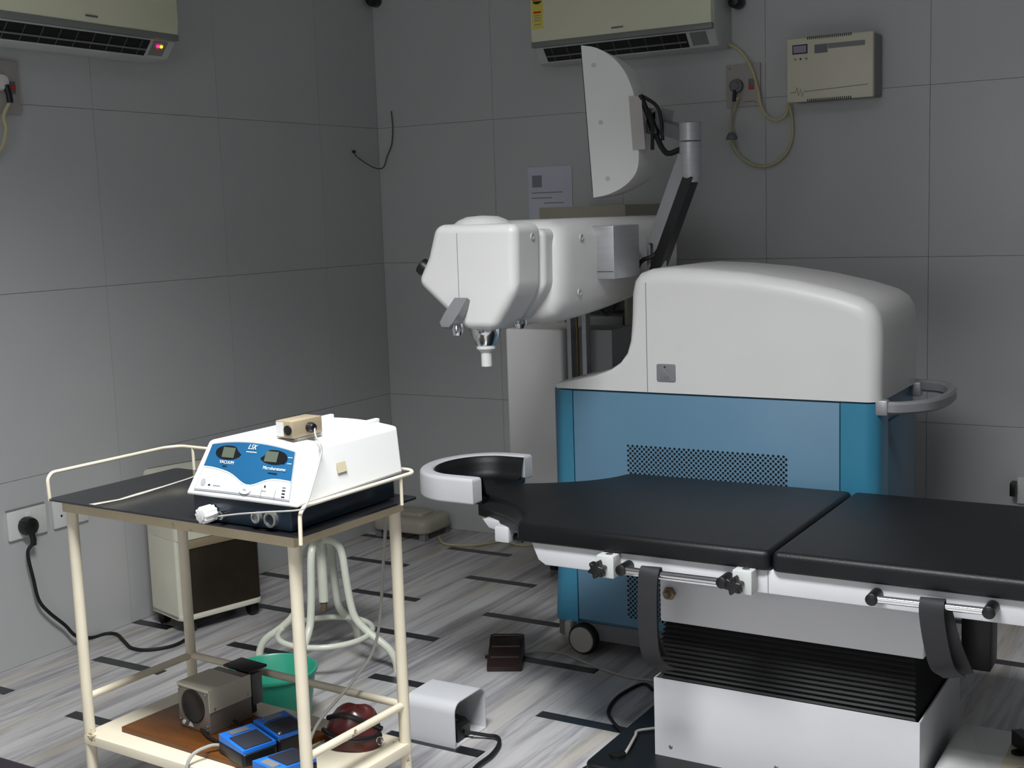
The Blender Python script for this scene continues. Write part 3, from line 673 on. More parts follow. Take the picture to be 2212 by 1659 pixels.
# ============================================================ CONSOLE ON THE TROLLEY
CO = Vector((1.780, -2.722, .832)); CZ = R(-1.5)
co = thing('microkeratome_console', 'white desktop surgical console with a blue front panel on the trolley tray', 'console', CO, CZ)
def cp(bm, name, m, parent=None, ang=38): return finish(bm, name, m, parent or co, ang=ang)
cp(box(nb(), (-.138, -.170, .002), (.128, .155, .056), .004), 'lower_case', M_consdark)
# white hood: lofted from skirt to top
yf0, yf1, yb0, yb1 = -.178, -.124, .162, .168
def crown(x, hw, z0, c): return z0 + c*(1-(x/hw)**2)
bm = nb(); NX = 13
hw0, hw1 = .153, .130
rows = []
def prow(y, hw, z, c): return [Vector((-hw+2*hw*k/(NX-1), y, crown(-hw+2*hw*k/(NX-1), hw, z, c))) for k in range(NX)]
front_b = prow(yf0, hw0, .053, 0); front_t = prow(yf1, hw1, .157, .016); back_t = prow(yb1, hw1+.004, .157, .010); back_b = prow(yb0, hw0-.004, .056, 0)
mids = [[front_t[k].lerp(back_t[k], s) for k in range(NX)] for s in (.12, .5, .9)]
rws = [front_b, front_t]+mids+[back_t, back_b]
vv = [[bm.verts.new(p) for p in r_] for r_ in rws]
for A_, B_ in zip(vv, vv[1:]):
    for k in range(NX-1): bm.faces.new((A_[k], A_[k+1], B_[k+1], B_[k]))
for k in range(NX-1): bm.faces.new((vv[-1][k], vv[-1][k+1], vv[0][k+1], vv[0][k]))
for s_ in (0, -1): bm.faces.new([r_[s_] for r_ in vv])
hood = cp(bm, 'hood', M_cons, ang=25)
bv = hood.modifiers.new('bevel', 'BEVEL'); bv.width = .007; bv.segments = 3; bv.limit_method = 'ANGLE'; bv.angle_limit = R(35)
# panel frame: point on the sloping front face from (s across -1..1, t up 0..1)
nf = Vector((0, -(.140-.053), yf1-yf0)); nf = Vector((0, -.087, .054)).normalized(); nf = Vector((0, -nf.z if False else -.85, .527)).normalized()
slope_dir = Vector((0, yf1-yf0, .112)).normalized(); nf = Vector((0, -slope_dir.z, slope_dir.y))
def FP(s, t_, lift=.0):
    hw = hw0+(hw1-hw0)*t_; z = .053+.104*t_+.016*t_*(1-s*s); y = yf0+(yf1-yf0)*t_
    return Vector((hw*s, y, z))+nf*(.0016+lift)
def panel(fn_lo, fn_hi, s0, s1, n, lift):
    bm = nb(); A_ = []; B_ = []
    for k in range(n+1):
        s = s0+(s1-s0)*k/n; A_.append(bm.verts.new(FP(s, fn_lo(s), lift))); B_.append(bm.verts.new(FP(s, fn_hi(s), lift)))
    for k in range(n): bm.faces.new((A_[k], A_[k+1], B_[k+1], B_[k]))
    return bm
wave = lambda s: .40-.16*math.exp(-((s-.1)/.28)**2)+.10*math.exp(-((s+.9)/.5)**2)
cp(panel(lambda s: .10, lambda s: .92, -.86, .86, 20, 0), 'facia_border', M_consgrey)
cp(panel(lambda s: .12, lambda s: wave(s), -.845, .845, 24, .0006), 'facia_lower', mat('light_grey_facia', (.76, .76, .76), .45))
cp(panel(lambda s: wave(s)+.0, lambda s: wave(s)+.02, -.845, .845, 24, .0012), 'facia_wave_line', M_cons)
fb = cp(panel(lambda s: wave(s)+.015, lambda s: .90, -.845, .845, 24, .0009), 'facia_blue', M_consblue)
def disc_on(s, t_, rx, rz, lift, name, m, parent):
    bm = nb(); c_ = FP(s, t_, lift); bm.faces.new([bm.verts.new(c_+Vector((1, 0, 0))*(rx*math.cos(2*PI*k/24))+slope_dir*(rz*math.sin(2*PI*k/24))) for k in range(24)])
    return cp(bm, name, m, parent)
def rect_on(s, t_, rx, rz, lift, name, m, parent):
    bm = nb(); c_ = FP(s, t_, lift); bm.faces.new([bm.verts.new(c_+Vector((1, 0, 0))*a*rx+slope_dir*b*rz) for a, b in ((-1, -1), (1, -1), (1, 1), (-1, 1))])
    return cp(bm, name, m, parent)
def txt_on(s, t_, body, size, m, parent, shear=0, lift=.002):
    c_ = FP(s, t_, lift); X = Vector((1, 0, 0)); mt = Matrix(((X.x, slope_dir.x, nf.x, c_.x), (X.y, slope_dir.y, nf.y, c_.y), (X.z, slope_dir.z, nf.z, c_.z), (0, 0, 0, 1)))
    return text_mesh(body, size, mt, 'lettering', m, parent, .0002, shear)
for s in (-.42, .47):
    ov = disc_on(s, .735, .036, .0145, .0016, 'display_window', M_black, fb)
    rect_on(s-(.0 if s < 0 else .04), .735, .0165, .0105, .0021, 'lcd', M_lcd, fb)
rect_on(.66, .73, .005, .008, .0021, 'display_mark', M_black, fb)
txt_on(-.40, .575, 'VACUUM', .0095, M_cons, fb); txt_on(.52, .56, 'Microkeratome', .0095, M_cons, fb)
txt_on(.03, .835, 'LSK', .0145, M_cons, fb, .35); rect_on(.03, .76, .014, .0008, .0016, 'underline', M_cons, fb)
rect_on(-.42, .515, .006, .0012, .0016, 'status_lamp', M_consdark, fb); rect_on(.5, .485, .012, .0012, .0016, 'status_lamp', M_consdark, fb)
rect_on(.78, .79, .006, .0006, .0016, 'tick_mark', M_cons, fb); rect_on(.78, .69, .006, .0006, .0016, 'tick_mark', M_cons, fb)
disc_on(.07, .185, .0165, .0095, .0022, 'test_button', M_cons, hood); txt_on(.07, .175, 'TEST', .005, M_acgrey, hood, 0, .003)
disc_on(-.73, .24, .0065, .0075, .0014, 'round_button', M_consgrey, hood)
rect_on(-.60, .20, .003, .0014, .0014, 'mark', M_black, hood); rect_on(-.46, .20, .010, .0009, .0014, 'mark', M_consgrey, hood)
for t_ in (.30, .25, .20, .15): rect_on(.745, t_, .0042, .0012, .0014, 'indicator', M_black if t_ < .29 else M_acgrey, hood)
rect_on(.60, .16, .0005, .010, .0014, 'mark', M_acgrey, hood); rect_on(.40, .20, .006, .0005, .0014, 'mark', M_acgrey, hood); rect_on(.36, .16, .0005, .009, .0014, 'mark', M_acgrey, hood); disc_on(.41, .27, .0022, .0025, .0014, 'mark', M_black, hood)
# ribs on top, sticker on the right side, lower controls
for xx in (-.045, .082):
    cp(box(nb(), (xx-.006, yf1+.03, .155), (xx+.006, yb1-.002, .1735 if xx < 0 else .1715), .002), 'top_rib', M_cons)
bm = nb(); sl = (hw1-hw0)/.104
bm.faces.new([bm.verts.new((hw0+sl*(z-.053)+.0025, y, z)) for y, z in ((-.047, .096), (-.018, .096), (-.018, .116), (-.047, .116))]); cp(bm, 'sticker', mat('aged_beige_sticker', (.76, .72, .60), .6), hood)
kn = cp(rprism(nb(), [(-.083+x, .021+z) for x, z in star(10, .0150, .0175, 5)], 'xz', -.172, -.205, 0, .004, 3), 'valve_knob', M_cons)
cp(lathe(nb(), [(.007, 0), (.007, -.012), (.009, -.012), (.009, -.018), (.006, -.018), (.006, -.03), (0, -.03)], (-.045, -.170, .022), 'y', 14), 'hose_barb', M_chrome)
for xx, r_ in ((.042, .0115), (.080, .0155)):
    g = cp(lathe(nb(), [(r_, 0), (r_, -.010), (r_*.75, -.011), (r_*.7, -.004)], (xx, -.170, .024), 'y', 22), 'connector_ring', M_screw)
    cp(lathe(nb(), [(r_*.7, 0), (r_*.7, -.006), (0, -.006)], (xx, -.170, .024), 'y', 18), 'connector_core', M_consdark if xx > .06 else M_acgrey, g)
CM = Matrix.Translation(CO) @ Matrix.Rotation(CZ, 4, 'Z')
# small beige box on top of the console
bb = thing('camera_box', 'small brown metal box with two round black ports on the console', 'box', pz(633, 948, 1.006)-Matrix.Rotation(R(-4), 3, 'Z') @ Vector((.022, -.042, 0)), R(-4))
finish(box(nb(), (-.024, -.042, 0), (.022, .042, .034), .0015), 'case', M_beige, bb)
finish(box(nb(), (-.022, -.0428, .003), (-.002, -.0422, .031)), 'label_plate', M_plate, bb)
finish(lathe(nb(), [(.010, 0), (.010, -.003), (.007, -.004), (0, -.004)], (.010, -.042, .016), 'y', 18), 'lens_port', M_black, bb)
finish(lathe(nb(), [(.010, 0), (.0105, .008), (.008, .014), (0, .016)], (.022, .004, .016), 'x', 16), 'plug', M_black, bb)
wire('cable', M_greycord, [bb.location+Vector((.036, .003, .016)), px(682, 942, CO.x+.118), px(692, 958, CO.x+.138), px(694, 980, CO.x+.144), px(676, 1048, CO.x+.158), px(662, 1091, CO.x+.163), py(644, 1102, CO.y-.188), py(581, 1106, CO.y-.190), py(520, 1110, CO.y-.192), CM @ Vector((-.045, -.197, .022))], .0018, bb)

# ============================================================ ON THE LOWER SHELF
def wp(u, v, z): return pz(u, v, z)
brd = solo(rprism(nb(), [(1.283, -2.812), (1.700, -2.838), (1.735, -2.625), (1.300, -2.622)], 'xy', ZS+.0005, ZS+.014, 0, .003, 2), 'wooden_board', M_wood, 'brown varnished wooden board lying on the lower trolley shelf', 'board', None, (1.5, -2.71, ZS))
mo_ = thing('motor_box', 'grey beige metal box with a round black grille on the wooden board', 'motor unit', (1.462, -2.69, ZS+.0145), R(-6))
finish(box(nb(), (-.054, -.062, 0), (.054, .06, .102), .0015), 'case', M_motord, mo_)
finish(box(nb(), (-.055, -.0635, .097), (.0552, .035, .1035)), 'top_cover', M_motor, mo_)
finish(box(nb(), (.0535, -.0625, .050), (.0555, .060, .103)), 'side_cover', M_motor, mo_)
finish(lathe(nb(), [(.0395, 0), (.0395, -.002), (.036, -.0025), (.034, -.001), (0, -.001)], (-.002, -.062, .056), 'y', 32), 'grille', M_black, mo_)
for x, z in ((-.047, .093), (.047, .093), (-.047, .018), (.047, .018), (.046, .008)): finish(lathe(nb(), [(.003, 0), (.003, -.002), (0, -.003)], (x, -.0625, z), 'y', 10), 'screw', M_screw, mo_)
for y, z in ((-.048, .058), (.050, .058)): finish(lathe(nb(), [(.003, 0), (.003, .002), (0, .003)], (.0554, y, z), 'x', 10), 'screw', M_screw, mo_)
finish(lathe(nb(), [(.005, 0), (.005, -.003), (0, -.003)], (-.036, -.062, .012), 'y', 12), 'fuse_cap', M_plate, mo_)
bm = nb(); bm.faces.new([bm.verts.new(p) for p in ((-.022, -.0628, .006), (-.004, -.0628, .006), (-.013, -.0628, .022))]); finish(bm, 'warning_label', M_plate, mo_)
br = thing('clamp_bracket', 'black metal bracket with grey block standing behind the motor box', 'bracket', (1.465, -2.583, ZS+.0005), R(-6))
finish(box(nb(), (-.045, -.036, .110), (.045, .022, .117), .002), 'top_plate', M_black, br)
finish(box(nb(), (-.01, -.028, 0), (.02, .005, .110), .002), 'upright', M_black, br)
finish(box(nb(), (.02, -.028, .03), (.045, .005, .105), .003), 'grey_block', M_greyskirt, br)
def pedal(name, label, loc, rz, shelf, post=False):
    p_ = thing(name, label, 'foot pedal', loc, rz, 'blue foot pedals')
    finish(rprism(nb(), rrect(-.055, -.042, .055, .042, .008), 'xy', 0, .026, 0, .004, 3), 'base', M_black, p_)
    bm = nb(); loft(bm, [[(-.052, -.040, .026), (.052, -.040, .026), (.052, .040, .026), (-.052, .040, .026)], [(-.052, -.040, .042), (.052, -.040, .034), (.052, .040, .034), (-.052, .040, .042)]])
    tr_ = finish(bm, 'treadle', M_pblue, p_, ang=20)
    bm = nb(); loft(bm, [[(-.018, -.033, .0392), (.048, -.033, .0342), (.048, .033, .0342), (-.018, .033, .0392)], [(-.018, -.033, .0415), (.048, -.033, .0365), (.048, .033, .0365), (-.018, .033, .0415)]])
    finish(bm, 'tread', M_pdark, tr_, ang=20)
    finish(box(nb(), (-.046, -.022, .041), (-.026, .022, .0428)), 'name_plate', M_greymetal, tr_)
    return p_
def pedal2(*a): return pedal('foot_pedal', *a)
PEDALS = [pedal2('blue foot pedal with dark tread nearest the trolley front, cable leaving it', (1.655, -2.795, ZS+.0145), R(-18), 1),
pedal2('blue foot pedal with dark tread lying behind the other one on the board', (1.672, -2.705, ZS+.0145), R(-18), 1),
pedal2('blue foot pedal partly hidden behind the right front trolley leg', (1.782, -2.822, ZS+.001), R(78), 1)]
q = pz(580, 1600, ZS+.05)
solo(lathe(nb(), [(.0055, 0), (.0055, .036), (.003, .04), (0, .04)], (1.7035, -2.7455, ZS+.0145), 'z', 14), 'steel_pin', M_chrome, 'short round steel pin standing between the two blue pedals', 'pin', None, (1.7035, -2.7455, ZS+.0145))
wire('cable', M_greycord, [(1.60, -2.80, ZS+.024), (1.575, -2.83, ZS+.03), (1.56, -2.878, ZS+.012), (1.565, -2.90, .20), (1.575, -2.91, .05), (1.58, -2.93, .004)], .004, PEDALS[0])
wire('cable', M_rubber, [(1.475, -2.752, ZS+.020), (1.52, -2.775, ZS+.019), (1.56, -2.785, ZS+.019), (1.595, -2.788, ZS+.022)], .0038, mo_)
wire('cable', M_rubber, [(1.525, -2.70, ZS+.03), (1.58, -2.705, ZS+.022), (1.60, -2.70, ZS+.020), (1.615, -2.695, ZS+.022)], .0034, mo_)
# maroon pouch
pch = thing('vinyl_pouch', 'shiny maroon pouch with a black zip on the lower trolley shelf', 'pouch', (1.806, -2.625, ZS+.001), R(15))
bm = nb(); loops = []
for k in range(9):
    a = PI/2*k/8; loops.append([(.066*math.cos(a)**.6*math.cos(b)+.012*(k/8), .048*math.cos(a)**.6*math.sin(b), .088*math.sin(a)+.004*math.sin(3*b)) for b in [2*PI*i/24 for i in range(24)]])
loft(bm, loops); pm = finish(bm, 'pouch_body', M_maroon, pch, ang=60)
finish(tube(nb(), [(-.066, -.008, .03), (-.022, -.049, .035), (.03, -.046, .03), (.070, -.004, .028)], .0055, 8, 6), 'zip', M_black, pch)
finish(tube(nb(), [(-.056, .0, .055), (-.007, -.032, .078), (.04, -.028, .066), (.070, .0, .04)], .006, 8, 6), 'trim', M_black, pch)
finish(tube(nb(), [(.070+.008*math.cos(a), -.014, .018+.009*math.sin(a)) for a in [2*PI*k/12 for k in range(12)]], .0016, 6, closed=True), 'zip_ring', M_chrome, pch)
# grey cord hanging from the back of the tray down to the pouch
wire('cable', M_greycord, [(1.842, -2.505, .824), (1.838, -2.52, .70), (1.825, -2.545, .50), (1.80, -2.60, .42), (1.765, -2.69, .345), (1.775, -2.75, ZS+.012)], .0036, PEDALS[2])

# ============================================================ GREEN TUB, STOOL, AIR COOLER
tc_ = pz(588, 1447, .17)
bm = nb(); lathe(bm, [(.0, .004), (.092, .004), (.095, 0), (.098, .004), (.122, .165), (.128, .168), (.128, .174), (.122, .176), (.118, .172), (.093, .01), (.0, .01)], (tc_.x, tc_.y, 0), 'z', 36)
solo(bm, 'plastic_tub', M_tub, 'green plastic tub standing on the floor behind the trolley', 'tub', None, (tc_.x, tc_.y, 0))

SX, SY = .935, -1.665
st = thing('revolving_stool', 'white tubular screw stool with a foot ring behind the trolley', 'stool', (SX, SY, 0))
for k in range(4):
    a = R(-166+90*k); c_, s_ = math.cos(a), math.sin(a)
    prof_ = [(.0, .418), (.035, .418), (.062, .402), (.075, .365), (.082, .30), (.092, .225), (.108, .165), (.155, .118), (.215, .075), (.24, .035), (.245, .0)]
    finish(tube(nb(), [(SX+r_*c_, SY+r_*s_, z) for r_, z in prof_], .0125, 12, 3), 'leg', M_stool, st)
finish(tube(nb(), [(SX+.152*math.cos(2*PI*k/36), SY+.152*math.sin(2*PI*k/36), .112) for k in range(36)], .0095, 10, closed=True), 'foot_ring', M_stool, st)
finish(tube(nb(), [(SX, SY, .215), (SX, SY, .45)], .0165, 16), 'hub_tube', M_stool, st)
finish(tube(nb(), [(SX, SY, .185), (SX, SY, .52)], .0105, 12), 'screw_spindle', M_rust, st)
finish(lathe(nb(), [(.10, .50), (.155, .515), (.16, .53), (.155, .545), (0, .55)], (SX, SY, 0), 'z', 32), 'seat', M_stool, st)

ck = thing('air_cooler', 'white portable air cooler with a dark front grille panel on casters by the wall', 'appliance', (.235, -1.475, 0), R(74))
finish(rprism(nb(), rrect(-.165, -.10, .165, .12, (.03, .03, .01, .01)), 'xy', .335, .572, .004, .02, 4), 'upper_body', M_cool, ck)
finish(rprism(nb(), rrect(-.165, -.085, .165, .12, .01), 'xy', .05, .336), 'lower_body', M_cool, ck)
finish(rprism(nb(), rrect(-.150, -.104, .165, -.080, (.02, .02, .0, .0)), 'xy', .305, .334, .002, .002, 2), 'trim_band', M_cooltan, ck)
finish(rprism(nb(), rrect(-.148, -.100, .163, -.080, (.018, .018, 0, 0)), 'xy', .07, .305), 'dark_panel', M_smoke, ck)
finish(rprism(nb(), rrect(-.165, -.108, .165, .12, (.03, .03, .01, .01)), 'xy', .05, .068, .004, .004, 2), 'base_lip', M_cool, ck)
for x, y in ((-.12, -.07), (.135, -.07), (-.135, .09), (.135, .09)):
    finish(lathe(nb(), [(.015, -.016), (.024, -.014), (.026, 0), (.024, .014), (.015, .016)], (x, y, .026), 'x', 16), 'caster', M_black, ck)
    finish(tube(nb(), [(x, y, .03), (x, y, .065)], .008, 8), 'caster_stem', M_black, ck)

# low beige floor unit in the corner
fu = thing('floor_scale', 'low beige rounded appliance on the floor in the room corner', 'appliance', (.21, -.16, 0))
finish(rprism(nb(), rrect(.05, -.27, .36, -.04, .05), 'xy', .035, .10, .01, .03, 4), 'case', M_rack, fu)
finish(rprism(nb(), rrect(.11, -.21, .30, -.10, .03), 'xy', .10, .115, 0, .006, 3), 'raised_top', M_rack, fu)
for x, y in ((.07, -.25), (.31, -.25), (.07, -.08), (.31, -.08)): finish(box(nb(), (x, y, 0), (x+.03, y+.03, .036)), 'foot', M_acgrey, fu)

# ============================================================ FLOOR THINGS
# white foot switch guard with black switch inside
cv = thing('footswitch_guard', 'white bent sheet metal foot switch guard open on one side', 'guard', (1.588, -1.94, 0))
x0, x1, y0, y1, h_ = 1.506, 1.667, -2.02, -1.862, .125; tk = .003
def hoop(inset):
    r_ = .03-inset; P = []
    P += [(y0+inset, inset if inset else 0), (y1-inset, inset if inset else 0)]
    for cy, a0 in ((y1-.03, 0), (y0+.03, PI/2)):
        for k in range(6): a = a0+PI/2*k/5; P.append((cy+r_*math.cos(a), h_-.03+r_*math.sin(a)))
    return P
bm = nb(); Po, Pi = hoop(0), hoop(tk)
A_ = [[bm.verts.new((x, y, z)) for y, z in P] for x, P in ((x0, Po), (x1, Po), (x1, Pi), (x0, Pi))]
n = len(Po)
for i in range(4):
    for k in range(n):
        bm.faces.new((A_[i][k], A_[i][(k+1) % n], A_[(i+1) % 4][(k+1) % n], A_[(i+1) % 4][k]))
finish(bm, 'hood', M_whiteB, cv)
finish(box(nb(), (x0+.001, y0+.004, .004), (x0+.004, y1-.004, h_-.012)), 'back_plate', M_whiteB, cv)
sw = thing('foot_switch', 'small black foot switch sitting inside the white guard', 'foot switch', (1.60, -1.958, .0035))
finish(rprism(nb(), [(1.545, .0035), (1.655, .0035), (1.655, .040), (1.64, .052), (1.555, .062), (1.545, .055)], 'xz', -1.992, -1.925, .003, .003, 2), 'body', M_black, sw)
bm = nb(); bm.faces.new([bm.verts.new(p) for p in ((1.575, -1.985, .0605), (1.636, -1.985, .0532), (1.636, -1.955, .0532), (1.575, -1.955, .0605))]); finish(bm, 'label_plate', M_greymetal, sw)
wire('cable', M_rubber, [(1.655, -1.955, .022)]+[pz(u, v, .012) for u, v in ((1050, 1588), (1074, 1592), (1078, 1606), (1062, 1630), (1030, 1655), (1000, 1690))], .0055, sw)
# dark brown pedal on the floor
pd = thing('floor_pedal', 'dark brown ribbed foot pedal lying on the marble floor', 'foot pedal', (1.44, -1.375, 0), R(27))
finish(rprism(nb(), [(-.10, 0), (.085, 0), (.085, .05), (.07, .065), (.03, .062), (.015, .048), (-.02, .045), (-.03, .035), (-.075, .028), (-.10, .016)], 'yz', -.056, .056, .004, .004, 2), 'body', M_brown, pd)
for y, z in ((-.055, .034), (.0, .05), (.055, .068)): finish(tube(nb(), [(-.045, y, z-.003), (.045, y, z-.003)], .006, 8), 'ridge', M_brown, pd)
finish(box(nb(), (-.068, -.01, .01), (-.054, .0, .02)), 'side_lug', M_black, pd)
wire('cord', M_greycord, [pz(u, v, .005) for u, v in ((1128, 1415), (1160, 1408), (1210, 1410), (1250, 1425), (1300, 1445), (1360, 1463), (1415, 1470))], .0035, pd, 5)
solo(tube(nb(), [pz(u, v, .006) for u, v in ((1410, 1490), (1395, 1478), (1375, 1482), (1335, 1505), (1314, 1535), (1325, 1560), (1348, 1585), (1352, 1605), (1330, 1622), (1300, 1640), (1265, 1659), (1230, 1680))], .005, 8, 6), 'floor_cable', M_rubber, 'black cable looping over the floor beside the bed base', 'cable')
wire('cable', M_greycord, [Vector((2.195, -1.70, .08)), Vector((2.16, -1.75, .055)), Vector((2.11, -1.80, .052)), pz(1372, 1590, .052), pz(1352, 1625, .05), pz(1322, 1668, .006), pz(1300, 1690, .005)], .004, bed, 5)
solo(tube(nb(), [pz(u, v, .006) for u, v in ((948, 1160), (955, 1172), (975, 1177), (1020, 1178), (1060, 1173), (1090, 1168), (1110, 1175), (1140, 1178), (1175, 1172))], .005, 8, 5), 'corner_cable', M_cord, 'yellowed cable lying on the floor near the back corner', 'cable')
# power unit at the right by the bed base
pw = thing('power_unit', 'white power outlet box with black plugs beside the bed pedestal', 'power box', (2.985, -1.68, 0))
finish(rprism(nb(), rrect(2.88, -2.02, 3.10, -1.55, .02), 'xy', 0, .13, 0, .02, 4), 'case', M_plate, pw)
op = finish(box(nb(), (3.02, -2.0, .128), (3.096, -1.60, .134), .002), 'outlet_panel', mat('yellowed_outlet_panel', (.78, .75, .66), .5), pw)
for q in ((3.045, -1.70), (3.07, -1.80), (3.045, -1.90)): finish(lathe(nb(), [(.0165, 0), (.0165, .004), (0, .004)], (q[0], q[1], .134), 'z', 18), 'socket', M_black, op)
finish(obox(nb(), Vector((3.06, -1.68, .158)), (Vector((.62, -.78, 0)), Vector((.78, .62, 0)), Vector((0, 0, 1))), (-.045, -.013, -.024), (.06, .013, .013)), 'plug', M_black, pw)
finish(tube(nb(), [(3.09, -1.72, .155), (3.11, -1.69, .165), (3.18, -1.62, .19), (3.28, -1.56, .15), (3.36, -1.55, .02)], .011, 8, 5), 'plug_cable', M_black, pw)
finish(tube(nb(), [(3.03, -1.585, .12), (3.06, -1.57, .16), (3.10, -1.60, .155), (3.12, -1.65, .10)], .005, 8, 5), 'loop_cable', M_black, pw)

# dark footstool at the bottom left edge
fs = thing('footstool', 'black vinyl topped footstool at the lower left edge', 'stool', (1.30, -3.47, 0))
finish(rprism(nb(), rrect(.98, -3.68, 1.66, -3.27, .03), 'xy', .40, .45, .01, .015, 3), 'cushion', M_purp, fs)
for x, y in ((1.02, -3.64), (1.62, -3.64), (1.02, -3.31), (1.62, -3.31)): finish(tube(nb(), [(x, y, 0), (x, y, .402)], .012, 10), 'leg', M_black, fs)

# ============================================================ WALL THINGS
def ac_unit(label, loc, rz, led, sticker):
    t = thing('air_conditioner', label, 'air conditioner', loc, rz, local=True)
    W_ = .775
    # profile in (y, z): y negative is into the room; z relative
    bodyP = [(-.001, -.012), (-.10, -.022), (-.135, -.013), (-.180, .042), (-.180, .25), (-.165, .275), (-.001, .28)]
    finish(rprism(nb(), bodyP, 'yz', 0, W_, .006, .006, 3), 'housing', M_acw, t, ang=30)
    finish(rprism(nb(), [(-.176, .066), (-.197, .066), (-.203, .10), (-.203, .24), (-.192, .268), (-.17, .272)], 'yz', .004, W_-.004, .004, .004, 2), 'front_panel', M_ac, t, ang=30)
    finish(box(nb(), (.002, -.200, .044), (W_-.002, -.174, .066), .003), 'grey_trim', M_acgrey, t)
    # outlet slot on the slanted underside
    a = Vector((0, -.1785, .0402)); b = Vector((0, -.138, -.0093)); d = (b-a); nrm = Vector((0, d.z, -d.y)).normalized()
    if nrm.z > 0: nrm = -nrm
    def quad(x0, x1, s0, s1, l): return [Vector((x0, 0, 0))+a+d*s0+nrm*l, Vector((x1, 0, 0))+a+d*s0+nrm*l, Vector((x1-.0, 0, 0))+a+d*s1+nrm*l, Vector((x0, 0, 0))+a+d*s1+nrm*l]
    bm = nb(); bm.faces.new([bm.verts.new(p) for p in quad(.045, W_-.115, .02, .98, .001)]); finish(bm, 'outlet_slot', M_black, t)
    for s0 in (.55,):
        bm = nb(); loft(bm, [quad(.05, W_-.12, s0, s0+.07, .001), quad(.05, W_-.12, s0, s0+.07, .006)]); finish(bm, 'louver', M_acgrey, t)
    for k in range(9):
        xx = .08+k*.068; bm = nb(); loft(bm, [quad(xx, xx+.002, .05, .95, .0012), quad(xx, xx+.002, .05, .95, .0022)]); finish(bm, 'vane', M_greyskirt, t)
    dpn = nb(); dpn.faces.new([dpn.verts.new(p) for p in quad(W_-.10, W_-.035, .02, .9, .002)]); finish(dpn, 'display_panel', M_acgrey, t)
    finish(box(nb(), (W_*.5-.025, -.2042, .083), (W_*.5+.025, -.2030, .089)), 'maker_mark', M_greyskirt, t)
    if led:
        for dx, m in ((0, M_led), (.016, M_ledy)):
            c_ = Vector((W_-.075+dx, 0, 0))+a+d*.3+nrm*.004; finish(lathe(nb(), [(.0055, -.002), (.0055, .002), (0, .003)], c_, frame_axes(nrm), 10), 'indicator_led', m, t)
    if sticker:
        s_ = finish(box(nb(), (.012, -.2042, .115), (.062, -.2030, .268)), 'energy_label', M_yel, t)
        bm = nb(); bm.faces.new([bm.verts.new((.037+.022*math.cos(PI*k/10), -.2046, .225+.028*math.sin(PI*k/10))) for k in range(11)]); finish(bm, 'red_arc', M_red, s_)
        bm = nb(); bm.faces.new([bm.verts.new((.037+.02*math.cos(PI*k/10), -.2046, .222-.012*math.sin(PI*k/10))) for k in range(11)]); finish(bm, 'dark_arc', M_grn, s_)
        finish(box(nb(), (.02, -.2048, .175), (.054, -.2043, .183)), 'red_bar', M_red, s_)
        for z in (.165, .155, .145, .13): finish(box(nb(), (.022, -.2048, z), (.052, -.2043, z+.003)), 'print_line', M_print, s_)
    return t
ac_unit('split air conditioner with a yellow energy label on the back wall', (.93, 0, 2.045), 0, False, True)
ac_unit('split air conditioner with a glowing red light on the left wall', (0, -1.40-.775, 2.025), R(90), True, False)

vsb = thing('voltage_stabilizer', 'beige wall mounted voltage stabilizer with small display on the back wall', 'stabilizer', (2.12, 0, 1.805))
finish(box(nb(), (1.97, -.085, 1.806), (2.278, -.001, 2.028), .006), 'rear_case', M_acgrey, vsb)
finish(box(nb(), (1.958, -.108, 1.803), (2.274, -.085, 2.032), .005), 'front_cover', M_ups, vsb)
dsp = finish(box(nb(), (1.980, -.110, 1.975), (2.036, -.108, 2.008)), 'display_bezel', M_black, vsb)
finish(box(nb(), (1.984, -.111, 1.979), (2.032, -.1098, 2.004)), 'display', M_lcdv, dsp)
finish(box(nb(), (2.062, -.1092, 1.972), (2.110, -.108, 2.003)), 'dark_label', M_greyskirt, vsb)
finish(box(nb(), (2.112, -.1090, 1.985), (2.245, -.108, 2.003)), 'grey_label', M_acgrey, vsb)
for x, m in ((1.99, M_acgrey), (2.01, M_black), (2.032, M_acgrey)): finish(lathe(nb(), [(.0035, 0), (.0035, -.003), (0, -.003)], (x, -.108, 1.957), 'y', 10), 'button', m, vsb)
finish(tube(nb(), [(1.972, -.1085, 1.838), (1.99, -.1085, 1.839), (1.996, -.1085, 1.856), (2.003, -.1085, 1.826), (2.010, -.1085, 1.85), (2.017, -.1085, 1.822), (2.022, -.1085, 1.839), (2.20, -.1085, 1.846), (2.256, -.1085, 1.848)], .0011, 6), 'wave_line', M_greyskirt, vsb)
for zz in (1.805, 2.026):
    for k in range(22): finish(box(nb(), (2.035+.0075*k, -.1088, zz-.003), (2.0385+.0075*k, -.100, zz+.007)), 'vent_slot', M_black, vsb)
def ecord(name, pts, r_, m, label, cat='cord'): return solo(tube(nb(), pts, r_, 8, 6), name, m, label, cat)
wire('mains_cord', M_cord, [(1.70, -.03, 2.05)]+[py(u, v, -.035) for u, v in ((1600, 112), (1622, 145), (1636, 190), (1645, 232), (1662, 255), (1682, 259), (1698, 245))]+[py(1704, 222, -.05)], .006, vsb)
wire('mains_cord', M_cord, [py(1593, 212, -.045)]+[py(u, v, -.015) for u, v in ((1588, 232), (1578, 262), (1580, 300), (1592, 330), (1618, 352), (1645, 360), (1675, 352), (1700, 328), (1711, 295), (1711, 262))]+[py(1705, 226, -.05)], .0055, vsb)
sp = thing('wall_socket', 'greyed square wall socket with a round plug and red switch, by the stabilizer', 'socket', (1.752, 0, 1.81))
finish(box(nb(), (1.684, -.012, 1.81), (1.821, -.001, 1.97), .002), 'plate', M_plateg, sp)
